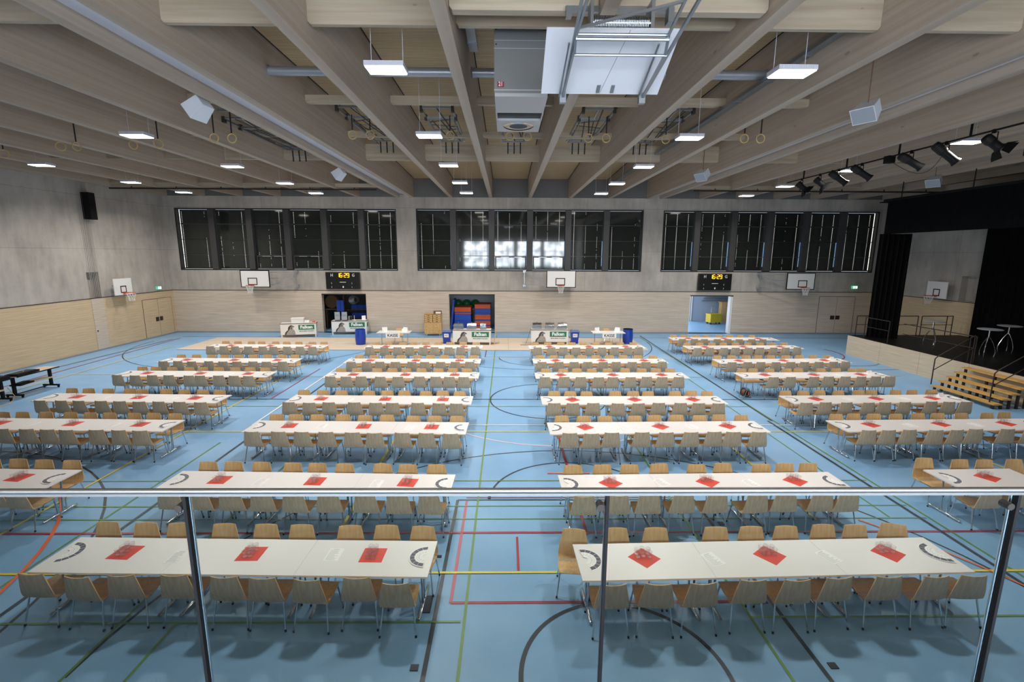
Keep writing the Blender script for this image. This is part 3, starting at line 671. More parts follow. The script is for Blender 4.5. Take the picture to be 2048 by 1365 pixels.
far_chairs = MB(); far_glasses = MB(); nchair = 0
one_chair = MB().join(shell_mb, T(0,0,0))
k2 = MB(); k2.join(frame_mb, T(0,0,0)); k2.m = [2]*len(k2.m); one_chair.join(k2, T(0,0,0))
for q in legs_mb:
    c = MB(); c.join(q, T(0,0,0)); c.m = [2+i for i in c.m]; one_chair.join(c, T(0,0,0))
ENDW = ['timber-wall end', 'middle', 'stage end']
for k in sorted(TABLES):
    cx, cy, a, nr, fr = TABLES[k]; col, row = k[0], int(k[1])
    ca, sa = math.cos(a), math.sin(a)
    def at(dx, dy): return (cx+dx*ca-dy*sa, cy+dx*sa+dy*ca)
    place = '%s of the %s' % (rowname(k), BLOCK[col])
    for i in VIS.get(k, (0, 1, 2)):
        x, y = at((i-1)*(TL+.003), 0)
        table(x, y, a, 'white folding table, %s of %s' % (ENDW[i], place), 'white folding tables set in long rows')
    rnd = random.Random(sum(map(ord, k)))
    if nr is None:
        for side in (-1, 1):
            for j in range(9 if k != 'D8' else 8):
                dx = -2.36+.59*j+rnd.uniform(-.05, .05); x, y = at(dx, -.29 if side < 0 else .38)
                far_chairs.join(one_chair, T(x, y+rnd.uniform(-.03,.03), 0) @ RZ(a+(0 if side < 0 else PI)+rnd.uniform(-.05,.05)))
    else:
        for side, xs in ((-1, nr), (1, fr)):
            for j, dx in enumerate(xs):
                off = (-.29 if side < 0 else .37)+rnd.uniform(-.04, .03)
                rz = a+(0 if side < 0 else PI)+rnd.uniform(-.06, .06)
                if k == 'B1' and side < 0 and j == 8: off -= .11
                if k == 'B1' and side > 0 and j == 0: off += .03
                if k == 'C1' and side > 0 and j == 0: off += .02; rz += -.16
                if k == 'C1' and side > 0 and j == 8: rz += -.30
                if k in ('C1',) and side < 0 and j < 3: off -= .05
                if k == 'D2' and j == 0: off += (-.06 if side < 0 else .10)
                x, y = at(dx, off)
                n = len(xs)-j; sd = 'railing side' if side < 0 else 'window side'
                if k in ('A2', 'A3') or col in 'AB': lab = '%s birch chair from the aisle end, %s, %s' % (ORD[n], sd, place)
                else: lab = '%s birch chair from the aisle end, %s, %s' % (ORD[j+1], sd, place)
                chair(x, y, rz, lab, 'birch plywood chairs along the tables'); nchair += 1
    # red squares with tumblers
    for i, dx in enumerate((-1.77, .10, 1.86)):
        if k == 'A2' and i < 2 or k == 'D2' and i > 0: continue
        x, y = at(dx+rnd.uniform(-.03,.03), .05); rz = a+{'A': -.03, 'B': -.03, 'C': .62, 'D': .45}[col]+rnd.uniform(-.08, .08)
        sq = put('red_square', napkin_me, None, (x, y, TZ), rz); which = ['wall-end', 'middle', 'stage-end'][i]
        tag(sq, '%s red paper square under glasses, %s' % (which, place), 'paper', 'red paper squares on the tables')
        for g in range(6):
            lx, ly = -.04+.078*(g % 2)-.02, .10-.082*(g//2)
            if col in 'CD': lx, ly = (-.085+.082*(g % 3), .09-.075*(g//3)); ly += .02*(g % 3 == 1)
            gx = x+lx*math.cos(rz)-ly*math.sin(rz); gy = y+lx*math.sin(rz)+ly*math.cos(rz)
            if col in 'CD':
                b = a; gx = x+(lx)*math.cos(b)-(ly)*math.sin(b); gy = y+lx*math.sin(b)+ly*math.cos(b)
            if row <= 5:
                o = put('drinking_glass', tum_me, None, (gx, gy, TZ+.0018), 0)
                pos = ('%s %s' % (['window-side', 'mid-row', 'railing-side'][g//2], ['wall-hand', 'stage-hand'][g % 2])) if col in 'AB' else ('%s %s' % (['window-side', 'railing-side'][g//3], ['wall-hand', 'centre', 'stage-hand'][g % 3]))
                tag(o, '%s glass on the %s red square, %s' % (pos, which, place), 'glass', 'drinking glasses on the red squares')
            else: far_glasses.join(tum, T(gx, gy, TZ+.0018))
    for i, dx in enumerate({'A': (-.9, 1.2), 'B': (-.93, 1.29), 'C': (-.78, .92), 'D': (-.8, .95)}[col]):
        if k in ('A2', 'D2') and i == (0 if k == 'A2' else 1): continue
        x, y = at(dx, rnd.uniform(-.06, .06)); rz = a+rnd.uniform(-.12,.12)+(.35 if col in 'CD' else -.05)
        o = put('menu_sheet', menu_me, None, (x, y, TZ+.0003), rz)
        tag(o, 'white printed menu sheet, %s half of %s' % (['timber-wall', 'stage'][i], place), 'paper', 'menu sheets on the tables')
    for i, dx in enumerate((-2.62, 2.63)):
        if k in ('A2', 'A3') and i == 0 and k == 'A2' or k == 'D2' and i == 1: continue
        x, y = at(dx, .03); rz = a+(0 if i == 0 else PI)+rnd.uniform(-.25, .25)
        lab = 'fan of photo leaflets at the %s of %s' % (ENDW[2*i], place)
        if row <= 3:
            t = thing('leaflet_fan', lab, 'leaflets', (x, y, TZ+.0004), rz, 'leaflet fans at the table ends')
            for q in range(8): put('leaflet', leaf_me[q], t, (0, 0, .0014*q))
        else: tag(put('leaflet_fan', fan_me, None, (x, y, TZ+.0004), rz), lab, 'leaflets', 'leaflet fans at the table ends')
tag(far_chairs.build('plywood_chairs', ['chair_face', 'chair_back', 'chrome', 'rubber'], smooth=True), 'far birch chairs along rows six to eight', 'chairs', None, 'stuff')
tag(far_glasses.build('drinking_glasses', 'tumbler_glass', smooth=True), 'far glasses on the red squares of rows six to eight', 'glasses', None, 'stuff')
# reserved cards near the stage end of the stage block
card_me = MB().prism([(-.055, 0), (.055, 0), (.004, .11), (-.004, .11)], Matrix(((0,0,1,-.11),(1,0,0,0),(0,1,0,0),(0,0,0,1))), .22).mesh('place_card', 'paper')
for k in ('D4', 'D5', 'D6'):
    cx, cy, a, _, _ = TABLES[k]
    tag(put('place_card', card_me, None, (cx+2.28, cy+.22+2.28*math.sin(a), TZ), a+.3), 'folded white card standing at the stage end of %s of the stage block' % rowname(k), 'card', 'folded cards near the stage')
# ================================================================== GLASS RAILING
ry = 1.80; PX = [-4.69, -2.99, -1.288, .415, 2.105, 3.80, 5.50]
rl = thing('glass_railing', 'glass gallery railing with thin steel handrail across the foreground', 'railing', (0, ry, 0))
MB().tube([(PX[0]-.2, 0, 4.092), (PX[-1]+.2, 0, 4.092)], .0115, 14).build('handrail', 'rail_steel', rl, smooth=True)
MB().box(PX[0]-.2, -.008, 4.072, PX[-1]+.2, .008, 4.083).build('handrail_flat', 'rail_steel', rl)
pm = MB().tube([(0, .022, 2.9), (0, .022, 4.075)], .0078, 12).mesh('post', 'chrome', True); pk = MB().box(-.0065, -.010, 2.9, .0065, .010, 4.072).mesh('post_gasket', 'black')
cm = MB().cyl((0, -.01, 0), (0, .03, 0), .015, n=16).mesh('glass_clamp', 'dark_metal', True)
for x in PX:
    p = put('post', pm, rl, (x, 0, 0)); put('post_gasket', pk, p, (.0, .0, 0)); put('glass_clamp', cm, p, (-.028, 0, 4.02))
for a, b in zip(PX[:-1], PX[1:]): MB().box(a+.018, -.004, 2.88, b-.018, .004, 4.0735).build('glass_pane', 'rail_glass', rl)

# ================================================================== LUMINAIRES
hous = MB().box(-.34, -.21, .02, .34, .21, .10); 
for i in range(16): hous.box(-.33+.042*i, -.215, .03, -.31+.042*i, .215, .095)
hous_me = hous.mesh('housing', 'lamp_body')
diff = MB()
for i in range(3): diff.box(-.325, -.195+.133*i, .004, .325, -.195+.133*i+.122, .02)
diff_me = diff.mesh('diffuser', 'lamp_glow')
wire_me = MB().cyl((0,0,.10), (0,0,ZT-8.2), .006, n=5).mesh('wire', 'lamp_body')
beam = bpy.data.lights.new('lamp_beam', 'AREA'); beam.shape = 'RECTANGLE'; beam.size = .64; beam.size_y = .38; beam.energy = LAMP_W; beam.color = (1.0, .96, .91); beam.spread = math.radians(150)
def lamp(x, y, label):
    t = thing('ceiling_lamp', label, 'lamp', (x, y, 8.2), 0, 'hanging rectangular hall lamps')
    put('housing', hous_me, t); put('diffuser', diff_me, t); put('lamp_beam', beam, t, (0, 0, -.003))
    for s in (-.28, .28): put('wire', wire_me, t, (s, .1, 0))
LR = [9.2, 14.05, 18.55, 22.9, 26.6]
for cxl, nm, rows in ((-17.4, 'bay nearest the timber wall', (2,3,4)), (-10.3, 'second lamp line from the timber wall', (1,2,3,4)), (-2.12, 'lamp line beside the ventilation box', (0,1,2,3,4)), (5.08, 'lamp line beside the folded hoop', (0,1,2,3,4)), (13.15, 'lamp line over the stage block', (1,2,3,4))):
    for r in rows:
        lamp(cxl, LR[r]+(.5 if abs(cxl) > 9 and r > 1 else .25 if abs(cxl) > 9 else 0), 'lit rectangular lamp, %s from the window wall, %s' % (['fifth','fourth','third','second','first'][r], nm))

# ================================================================== CEILING EQUIPMENT
v = thing('ventilation_unit', 'grey metal ventilation box with round nozzle and number 21', 'ventilator', (.265, 9.3, 7.83))
MB().box(-.485, 0, .06, .485, 2.5, 1.70).build('body', 'duct_grey', v)
MB().box(-.487, -.004, .10, .487, 0, .12).box(-.487, -.004, .79, .487, 0, .80).box(-.487, -.004, .92, .487, 0, .93).build('seam', 'duct_light', v)
MB().box(-.475, -.03, -.01, .475, .98, .05).box(-.475, 1.55, -.01, .475, 2.5, .05).box(-.48, .98, -.01, -.45, 1.55, .05).box(.45, .98, -.01, .48, 1.55, .05).build('hood', 'duct_light', v); MB().box(-.45, .98, .035, .45, 1.55, .05).build('slot', 'black', v)
MB().lathe([(.31,-.012),(.34,.0),(.31,-.004),(.24,-.002),(.20,-.001)], 24, T(0, 2.02, -.012)).build('nozzle', 'chrome', v, smooth=True)
MB().lathe([(.20,-.004),(.001,-.004)], 24, T(0, 2.02, -.008)).build('nozzle_hole', 'store_dark', v)
sg = MB().box(-.43, -.012, .155, -.31, -.004, .245).build('number_sign', 'red_label', v); text('number', '21', .10, 'letter_white', sg, (-.37, -.014, .202), extrude=.001, sx=.8, bold=.002)
for z in (.86, 1.1, 1.5):
    for s in (-1, 1): MB().cyl((s*.45, -.01, z), (s*.45, 0, z), .012, n=8).build('bolt', 'black', v)
for k, (a, b) in enumerate(((-5.67, -3.51), (-3.27, -1.07), (-.83, -.25), (.79, 1.33), (1.57, 3.80), (4.04, 6.25))):
    o = MB().cyl((a, 12.45, 9.3), (b, 12.45, 9.3), .105, n=18).torus((a+.01, 12.45, 9.3), .12, .015, 'x', 18, 5).torus((b-.01, 12.45, 9.3), .12, .015, 'x', 18, 5).build('duct_pipe', 'pipe_grey', smooth=True)
    tag(o, 'grey round duct pipe in the %s beam bay of the middle field' % ORD[k+1], 'pipe', 'grey duct pipes between the beams')
# small cable trays and gear
for k, (x, y0, y1) in enumerate(((-.70, 9.2, 11.2), (6.1, 9.0, 29.5))):
    zt = 9.28 if k == 0 else 9.02; mb = MB().box(x-.09, y0, zt, x+.09, y1, zt+.02).box(x-.09, y0, zt+.02, x-.08, y1, zt+.08).box(x+.08, y0, zt+.02, x+.09, y1, zt+.08)
    for j in range(int((y1-y0)/1.5)+1): mb.box(x-.11, y0+1.5*j, zt-.02, x+.11, y0+1.5*j+.04, zt)
    tag(mb.build('cable_tray', 'steel'), ['short steel cable tray beside the ventilation box', 'long steel cable tray along a beam towards the window wall'][k], 'cable tray')
o = thing('service_lamp', 'small unlit tube fitting on the deck beside the ventilation box', 'fitting', (-.47, 9.9, 9.6))
MB().box(-.16, -.04, 0, .16, .04, .16).build('body', 'brown_edge', o); MB().cyl((-.14, -.03, -.02), (.14, -.03, -.02), .022, n=8).build('tube', 'white', o)

# folded ceiling basketball goal
g = thing('folded_basketball_goal', 'white backboard folded up under the ceiling on a steel frame', 'basketball goal')
def onb(s, t, d=0.0):   # point on the board: s along x, t along the slope
    return Vector((.50+1.68*s, 6.55+.89*t, 7.80-.475*t)) + Vector((0, -.47, -.88))*d
bmn = Matrix((Vector((1,0,0)), Vector((0,.882,-.471)), Vector((0,.471,.882)))).transposed().to_4x4(); bmn.translation = onb(.5,.5)
MB().obox(bmn, 1.68, 1.01, .03).build('backboard', 'board_grey', g)
mb = MB(); mb.bar(onb(.62,.0,.02), onb(.50,.97,.02), .006, .004); mb.build('seam', 'grille', g)
for s in (.48, .60): 
    q = MB(); q.bar(onb(s,.84,.02), onb(s,.97,.02), .05, .012); q.build('hinge_plate', 'steel', g)
for x, tx, tx2 in ((.81, .82, .76), (1.95, 2.10, 1.95)):
    def along(p, q, k): return tuple(a+(b-a)*k for a, b in zip(p, q))
    P, Q = (x, 7.46, 7.24), (tx, 5.8, 7.77)
    MB().bar(P, along(P, Q, 1.9), .035, .035).build('support_arm', 'steel', g)
    P2, Q2 = (x+.02 if x < 1 else 1.93, 6.30, 7.60), (tx2+.12 if x < 1 else tx2, 5.8, 7.77)
    MB().bar(P2, along(P2, Q2, 3.2), .03, .03).build('support_arm', 'steel', g)
    MB().bar((x, 7.42, 7.25), (x+.02, 6.45, 7.49), .025, .025).build('strut', 'steel', g); MB().bar((x-.05, 7.43, 7.27), (x-.02, 6.62, 7.66), .02, .02).build('strut', 'steel', g)
    MB().box(x-.045, 7.38, 7.18, x+.045, 7.46, 7.32).build('hinge', 'steel', g)
for y, z, a, b, r in ((6.30, 7.63, .83, 1.95, .018), (6.30, 7.58, .83, 1.95, .022), (6.45, 7.46, .84, 1.98, .018)):
    MB().tube([(a, y, z), (b, y, z)], r, 8).build('cross_tube', 'steel', g, smooth=True)
for x in (.83, 1.95): MB().bar((x, 6.30, 7.63), (x+.01, 6.45, 7.46), .03, .03).build('end_tube', 'steel', g)
MB().bar((.87, 6.35, 7.72), (1.96, 5.8, 7.77), .028, .028).build('diagonal', 'steel', g)
MB().box(.85, 7.62, 8.47, 2.40, 7.68, 8.55).box(.85, 7.55, 8.38, .93, 7.66, 8.50).box(2.30, 7.5, 8.30, 2.38, 7.66, 8.50).build('mounting_beam', 'steel', g)
MB().cyl((1.2, 7.4, 8.23), (2.0, 7.4, 8.23), .075, n=16).build('drum', 'chrome', g, smooth=True)
co = []
for i in range(34*8): co.append((1.22+.76*i/(34*8), 7.4+.092*math.cos(2*PI*i/8), 8.23+.092*math.sin(2*PI*i/8)))
MB().tube(co, .007, 5).build('spring', 'steel', g, smooth=True)
MB().box(1.16, 7.3, 8.1, 1.20, 7.55, 8.5).build('spring_bracket', 'steel', g); MB().box(2.0, 7.3, 8.08, 2.05, 7.6, 8.5).build('spring_bracket', 'steel', g)

# swing frames with rings
def ring_frame(x, label, y0=14.9, y1=19.45, z=9.34, wd=.47):
    t = thing('gym_apparatus', label, 'gym apparatus', (x, 0, z), 0, 'folded steel apparatus frames under the deck')
    for s in (-1, 1):
        MB().bar((s*wd, y0+.45, -.05), (s*wd, y1, -.05), .05, .06).build('side_rail', 'steel', t)
        MB().bar((s*(wd-.07), y0+1.3, -.12), (s*(wd-.07), y1-.1, -.10), .03, .04).build('inner_rail', 'steel', t)
        for yy in (y0+.45, y0+1.35): MB().box(s*wd-.04, yy-.07, -.15, s*wd+.04, yy+.07, .02).build('joint', 'dark_metal', t)
    MB().bar((-wd-.03, y0+.45, -.02), (wd+.03, y0+.45, -.02), .08, .05).build('head_tube', 'steel', t)
    MB().bar((-wd*.8, y0, .08), (wd*.8, y0, .08), .07, .07).build('mounting_bar', 'steel', t); MB().bar((0, y0, .06), (0, y0+1.3, -.06), .04, .04).build('tie_bar', 'steel', t)
    for yy, w_ in ((y0+1.35, .10), (y1-.45, .06), (y1, .06)): MB().bar((-wd-.02, yy, -.07), (wd+.02, yy, -.07), w_, .06).build('cross_tube', 'steel', t)
    for a, b in (((-.42, y0+1.9), (.42, y0+1.5)), ((-.42, y0+2.2), (.42, y0+2.5)), ((-.42, y0+2.9), (.42, y0+2.75)), ((-.42, y0+3.6), (.42, y0+3.75))):
        MB().bar((a[0], a[1], -.06), (b[0], b[1], -.06), .04, .03).build('brace', 'steel', t)
    for a, b in (((.05, y0+.1), (.36, y1-.5)), ((-.28, y0+1.4), (.02, y1-.5)), ((.0, y0+1.4), (.26, y1-.9))):
        MB().bar((a[0], a[1], -.14), (b[0], b[1], -.16), .035, .010).build('black_strap', 'strap', t)
    for s in (-.24, 0, .24): MB().bar((s, y1+.02, -.08), (s, y1+.06, -.50), .045, .02).build('black_hook', 'strap', t)
    MB().tube([(-.37, y1+.05, -.28), (.37, y1+.05, -.28)], .018, 6).build('hook_bar', 'steel', t)
for x, lab in ((-7.95, 'steel apparatus frame beside the paired beams of the timber-wall half'), (-4.58, 'steel apparatus frame two bays from the ventilation box'), (-2.08, 'steel apparatus frame in the bay beside the ventilation box'), (.3, 'steel apparatus frame behind the ventilation box'), (2.78, 'steel apparatus frame behind the folded hoop'), (5.15, 'steel apparatus frame beside the stage-half paired beams')):
    ring_frame(x, lab, z=9.0 if x < -7 else 9.34)
ring_me = MB().torus((0,0,-.30), .125, .017, 'y', 22, 8).mesh('ring', 'ring_wood', True)
for x, y, zr, up, lab, tw in ((-4.88, 16.2, 9.03, .3, 'ring two bays from the ventilation box, timber-wall one of its pair', 0), (-4.32, 16.2, 9.03, .3, 'ring two bays from the ventilation box, stage one of its pair', 0), (-1.79, 16.2, 9.03, .3, 'ring hanging beside a lamp next to the ventilation box', 0), (.11, 16.2, 9.03, .3, 'ring under the ventilation nozzle, timber-wall one of its pair', 0), (.67, 16.2, 9.03, .3, 'ring under the ventilation nozzle, stage one of its pair', 0), (2.62, 16.2, 8.99, .34, 'ring behind the folded hoop, timber-wall one of its pair', 0), (3.19, 16.2, 8.99, .34, 'ring behind the folded hoop, stage one of its pair', 0), (5.10, 16.2, 8.97, .35, 'ring behind the second lamp beside the folded hoop', 0), (7.25, 15.4, 8.83, 1.15, 'ring next to the stage-half paired beams, wall-side one', 0), (7.75, 15.4, 8.83, 1.15, 'ring next to the stage-half paired beams, stage-side one', 0), (-8.62, 15.1, 8.66, 1.3, 'ring below the small white speaker, timber-wall one of its pair', 0), (-8.10, 15.1, 8.66, 1.3, 'ring below the small white speaker, aisle one of its pair', 0), (-10.75, 15.8, 8.64, 1.34, 'ring beside a lamp, second bay from the paired beams', .9), (-11.6, 15.9, 8.62, 1.36, 'ring half hidden behind a lamp near the timber wall', 1.2), (-14.1, 16.2, 8.62, 1.36, 'tilted ring three bays from the timber wall, outer one', .9), (-13.6, 16.2, 8.62, 1.36, 'tilted ring three bays from the timber wall, inner one', 1.3), (-17.0, 17.3, 8.60, 1.36, 'ring closest to the timber wall', .9)):
    t = thing('gym_ring', lab, 'ring', (x, y, zr), tw, 'wooden gym rings'); put('ring', ring_me, t); MB().bar((0,0,-.18), (0,0,up), .036, .012).build('ring_strap', 'strap', t)
# small hall loudspeakers
def hall_speaker(x, y, z, sgn, label):
    t = thing('hall_speaker', label, 'loudspeaker', (x, y, z), 0, 'white hall loudspeakers'); 
    n = Vector((-.72, -.38, -.58) if sgn > 0 else (-.80, .10, -.55)).normalized(); r = Vector((0,0,1)).cross(n).normalized(); u = n.cross(r)
    M = Matrix((r, u, n)).transposed().to_4x4()
    A = [M @ Vector(p) for p in ((-.25,-.18,.18),(.25,-.18,.18),(.25,.18,.18),(-.25,.18,.18),(-.18,-.10,-.22),(.18,-.10,-.22),(.18,.16,-.22),(-.18,.16,-.22))]
    MB().add(A, [(0,1,2,3),(7,6,5,4),(0,4,5,1),(1,5,6,2),(2,6,7,3),(3,7,4,0)]).build('cabinet', 'speaker_white', t)
    MB().add([M @ Vector(p) for p in ((-.235,-.165,.182),(.235,-.165,.182),(.235,.165,.182),(-.235,.165,.182))], [(0,1,2,3)]).build('grille', 'grille', t)
    MB().tube([(0,0,.15), (0,0,ZT-z)], .012, 6).build('bracket', 'brown_edge', t)
hall_speaker(8.12, 11.45, 8.22, 1, 'white wedge loudspeaker above the stage block'); hall_speaker(7.99, 20.3, 8.22, 1, 'distant white wedge loudspeaker above the stage block')
hall_speaker(-6.98, 11.75, 8.24, -1, 'white wedge loudspeaker above the wall-side aisle block'); hall_speaker(-6.86, 20.7, 8.22, -1, 'distant white wedge loudspeaker above the wall-side aisle block'); hall_speaker(17.9, 20.7, 8.1, 1, 'dim wedge loudspeaker above the stage edge')

# ================================================================== STAGE LIGHTING
bar_o = MB().cyl((12.55, 10.5, 8.22), (12.55, 22.2, 8.22), .025, n=8)
for y in (11.5, 13.6, 16, 18.4, 21): bar_o.box(12.53, y-.02, 8.22, 12.57, y+.02, 8.9)
tag(bar_o.build('lighting_bar', 'black'), 'black pipe carrying the stage spotlights', 'pipe')
def spot(y, length, aim, label, barn):
    t = thing('stage_spotlight', label, 'spotlight', (12.55, y, 8.2), 0, 'black stage spotlights on the pipe')
    d = Vector(aim).normalized(); c = Vector((.0, 0, -.28)); r = Vector((0,1,0)); r = (r-d*r.dot(d)).normalized(); u = d.cross(r)
    M = Matrix((r, u, d)).transposed().to_4x4(); M.translation = c
    L = length
    MB().lathe([(.02,-L*.5),(.10,-L*.5),(.125,-L*.42),(.125,-L*.1),(.105,0),(.105,L*.38),(.14,L*.5),(.135,L*.5),(.10,L*.4)], 14, M).build('body', 'black', t, smooth=True)
    MB().lathe([(.10,L*.44),(.001,L*.46)], 14, M).build('lens', 'grille', t)
    for k in range(5): MB().lathe([(.128,-L*.40+k*L*.06),(.132,-L*.38+k*L*.06)], 14, M).build('cooling_fin', 'dark_metal', t)
    MB().tube([M @ Vector((-.16,0,-.02)), M @ Vector((-.16,0,-.02))+Vector((0,0,.20)), Vector((0,-.05,-.03)), Vector((0,.05,-.03)), M @ Vector((.16,0,-.02))+Vector((0,0,.20)), M @ Vector((.16,0,-.02))], .014, 6).build('yoke', 'black', t)
    MB().box(-.03, -.03, -.05, .03, .03, .05).build('clamp', 'black', t)
    if barn:
        for i in range(4):
            q = M @ T(0,0,L*.5) @ Matrix.Rotation(i*PI/2, 4, 'Z') @ T(0,.14,0) @ Matrix.Rotation(-.75, 4, 'X')
            MB().prism([(-.12,0),(.12,0),(.17,.2),(-.17,.2)], q @ Matrix.Rotation(PI/2, 4, 'X'), .006).build('barn_door', 'black', t)
for y, L, aim, lab, bd in ((21.1, .42, (.7,-.25,-.66), 'short stage spotlight with barn doors, farthest on the pipe', 1), (19.9, .42, (.7,-.25,-.66), 'short stage spotlight with barn doors, second farthest on the pipe', 1), (18.8, .72, (.72,-.3,-.62), 'long slim stage spotlight with bright edge, middle of the pipe', 0), (17.6, .72, (.76,-.28,-.58), 'long slim stage spotlight beside the junction box', 0), (15.5, .72, (.78,-.28,-.55), 'long slim stage spotlight before the junction box', 0), (14.3, .78, (.66,-.3,-.68), 'long stage spotlight with lit rim, second nearest on the pipe', 0), (12.95, .46, (.72,-.2,-.6), 'large stage spotlight with open barn doors, nearest on the pipe', 1)):
    spot(y, L, aim, lab, bd)
tag(MB().box(12.45, 16.28, 8.02, 12.68, 16.5, 8.25).build('junction_box', 'black'), 'small black junction box among the stage spotlights', 'box')
cb = []
for i in range(13): t_ = i/12; cb.append((12.6+.25*math.sin(PI*t_), 16.4-2.1*t_, 8.1-.55*math.sin(PI*t_)))
tag(MB().tube(cb, .008, 5).build('power_cable', 'strap'), 'drooping thin cable between two stage spotlights', 'cable')
o = thing('dim_floodlight', 'small dark floodlight at the picture edge by the stage', 'spotlight', (12.75, 12.1, 7.55)); MB().box(-.12,-.1,-.1,.12,.1,.1).build('body', 'black', o); MB().cyl((0,0,.1), (0,0,.7), .012, n=6).build('stem', 'black', o)

# ================================================================== STAGE
st = thing('stage', 'raised black stage with pale timber front panels', 'stage', (17.65, 24.2, 0))
MB().box(.03, -13.0, .94, XR-17.65-.03, 0, 1.0).build('deck', 'stage_black', st)
for i in range(6): MB().box(0, -2.2*(i+1)+.006, .0, .025, -2.2*i-.006, .985).build('front_panel', 'stage_fascia', st)
MB().box(.03, -.03, 0, XR-17.65-.03, 0, .94).build('end_panel', 'stage_fascia', st)
for i in range(5):
    for j in range(3): MB().box(.3+1.8*j, -2.4*i-.5, 0, .38+1.8*j, -2.4*i-.42, .94).build('support_leg', 'dark_metal', st)
def pipe_rail(name, label, pts, posts, z0, mid=True, grp='stage guard rails'):
    t = thing(name, label, 'railing', (0,0,0), 0, grp)
    MB().tube(pts, .02, 8).build('top_rail', 'dark_metal', t, smooth=True)
    MB().tube([(x, y, z-.45) for x, y, z in pts], .014, 8).build('middle_rail', 'dark_metal', t, smooth=True)
    for x, y, zt, zb in posts: MB().tube([(x,y,zb),(x,y,zt)], .02, 8).build('post', 'dark_metal', t, smooth=True)
pipe_rail('guard_rail', 'dark pipe guard rail at the far stage end behind the drape', [(17.95,24.1,2.0),(21.1,24.1,2.0)], [(17.95,24.1,2,1),(19.5,24.1,2,1),(21.1,24.1,2,1)], 1)
pipe_rail('guard_rail', 'dark pipe guard rail at the far stage end beside the side wall', [(21.3,24.1,2.0),(22.9,24.1,2.0)], [(21.3,24.1,2,1),(22.6,24.1,2,1),(22.9,24.1,2,1)], 1)
pipe_rail('guard_rail', 'short pipe guard rail on the stage edge beside the drape', [(17.8,23.3,2.03),(17.8,21.8,2.03)], [(17.8,23.3,2.03,1),(17.8,21.8,2.03,1)], 1)
pipe_rail('guard_rail', 'long pipe guard rail on the stage edge up to the steps', [(17.8,21.0,2.03),(17.8,17.62,2.03)], [(17.8,17.62,2.03,1),(17.8,17.85,2.03,1)], 1)
# steps
sp = thing('stage_steps', 'open wooden steps leading up to the stage', 'steps', (16.2, 16.3, 0))
for i in range(5):
    x = .27*i; z = .19+.175*i
    MB().box(x, -1.2-(.0 if i else .0), z-.045, x+.30, 1.2, z).build('tread', 'step_wood', sp)
    for y in (-1.1, 0, 1.1): MB().box(x+.05, y-.035, 0, x+.11, y+.035, z-.045).build('support', 'dark_metal', sp)
for y, lab in ((1.28, 'stair handrail on the far side of the stage steps'), (-.98, 'stair handrail on the near side of the stage steps')):
    t = thing('stair_handrail', lab, 'handrail', (16.3, 16.3+y+.02, 0), 0, 'stair handrails')
    MB().tube([(0,0,.19),(0,0,1.18),(.08,0,1.27),(1.4,0,2.08)], .02, 8).build('handrail', 'dark_metal', t, smooth=True)
    MB().tube([(0,0,.75),(1.4,0,1.6)], .016, 8).build('lower_bar', 'dark_metal', t, smooth=True)
    MB().tube([(1.4,0,1.0),(1.4,0,2.08)], .02, 8).build('post', 'dark_metal', t, smooth=True)
# standing tables
def high_table(x, y, a0, label):
    t = thing('standing_table', label, 'table', (x, y, 1.0), a0, 'tall round standing tables on the stage')
    MB().lathe([(.001,1.105),(.38,1.105),(.40,1.115),(.40,1.13),(.38,1.138),(.001,1.138)], 28).build('table_top', 'grille', t)
    MB().cyl((0,0,.78), (0,0,1.105), .03, n=10).build('column', 'chrome', t, smooth=True)
    for i in range(3):
        a = 2*PI*i/3; p = [(r*math.cos(a), r*math.sin(a), z) for r, z in ((.01,.82),(.08,.72),(.17,.55),(.25,.33),(.275,.17),(.25,.01))]
        MB().tube(p, .02, 8).build('leg', 'chrome', t, smooth=True)
high_table(19.4, 21.3, .4, 'standing table with thin chrome legs near the guard rail'); high_table(19.56, 18.9, -.5, 'standing table closest to the steps, before the black backdrop'); high_table(21.36, 19.85, .6, 'standing table farthest back against the black backdrop')
# drapes
def drape(name, label, p0, p1, z0, z1, amp=.07, wl=.24):
    p0 = Vector(p0); p1 = Vector(p1); L = (p1-p0).length; d = (p1-p0).normalized(); n = Vector((-d.y, d.x)); k = max(6, int(L/wl*6)); A = []; 
    for zz in (z0, z1):
        for th in (-.006, .006):
            for i in range(k+1):
                s = L*i/k; q = p0+d*s+n*(amp*math.sin(2*PI*s/wl)+th); A.append((q.x, q.y, zz))
    m = k+1; F = []
    for i in range(k): F += [(i, i+1, 2*m+i+1, 2*m+i), (m+i+1, m+i, 3*m+i, 3*m+i+1), (i, m+i, m+i+1, i+1), (2*m+i, 2*m+i+1, 3*m+i+1, 3*m+i)]
    F += [(0, 2*m, 3*m, m), (k, m+k, 3*m+k, 2*m+k)]
    return tag(MB().add(A, F).build(name, 'curtain_black', smooth=True), label, 'curtain', 'black stage drapes')
drape('stage_drape', 'narrow gathered black drape at the far stage corner', (18.1, 23.55), (19.35, 23.1), 1.0, 6.06, .09, .21)
drape('stage_drape', 'wide black backdrop drape behind the standing tables', (22.9, 23.1), (22.9, 11.5), 1.0, 7.59, .06, .3)
tag(MB().box(18.42, 11.5, 6.06, 18.48, 23.72, 7.62).build('stage_pelmet', 'curtain_black'), 'deep black pelmet hanging above the stage opening', 'curtain')
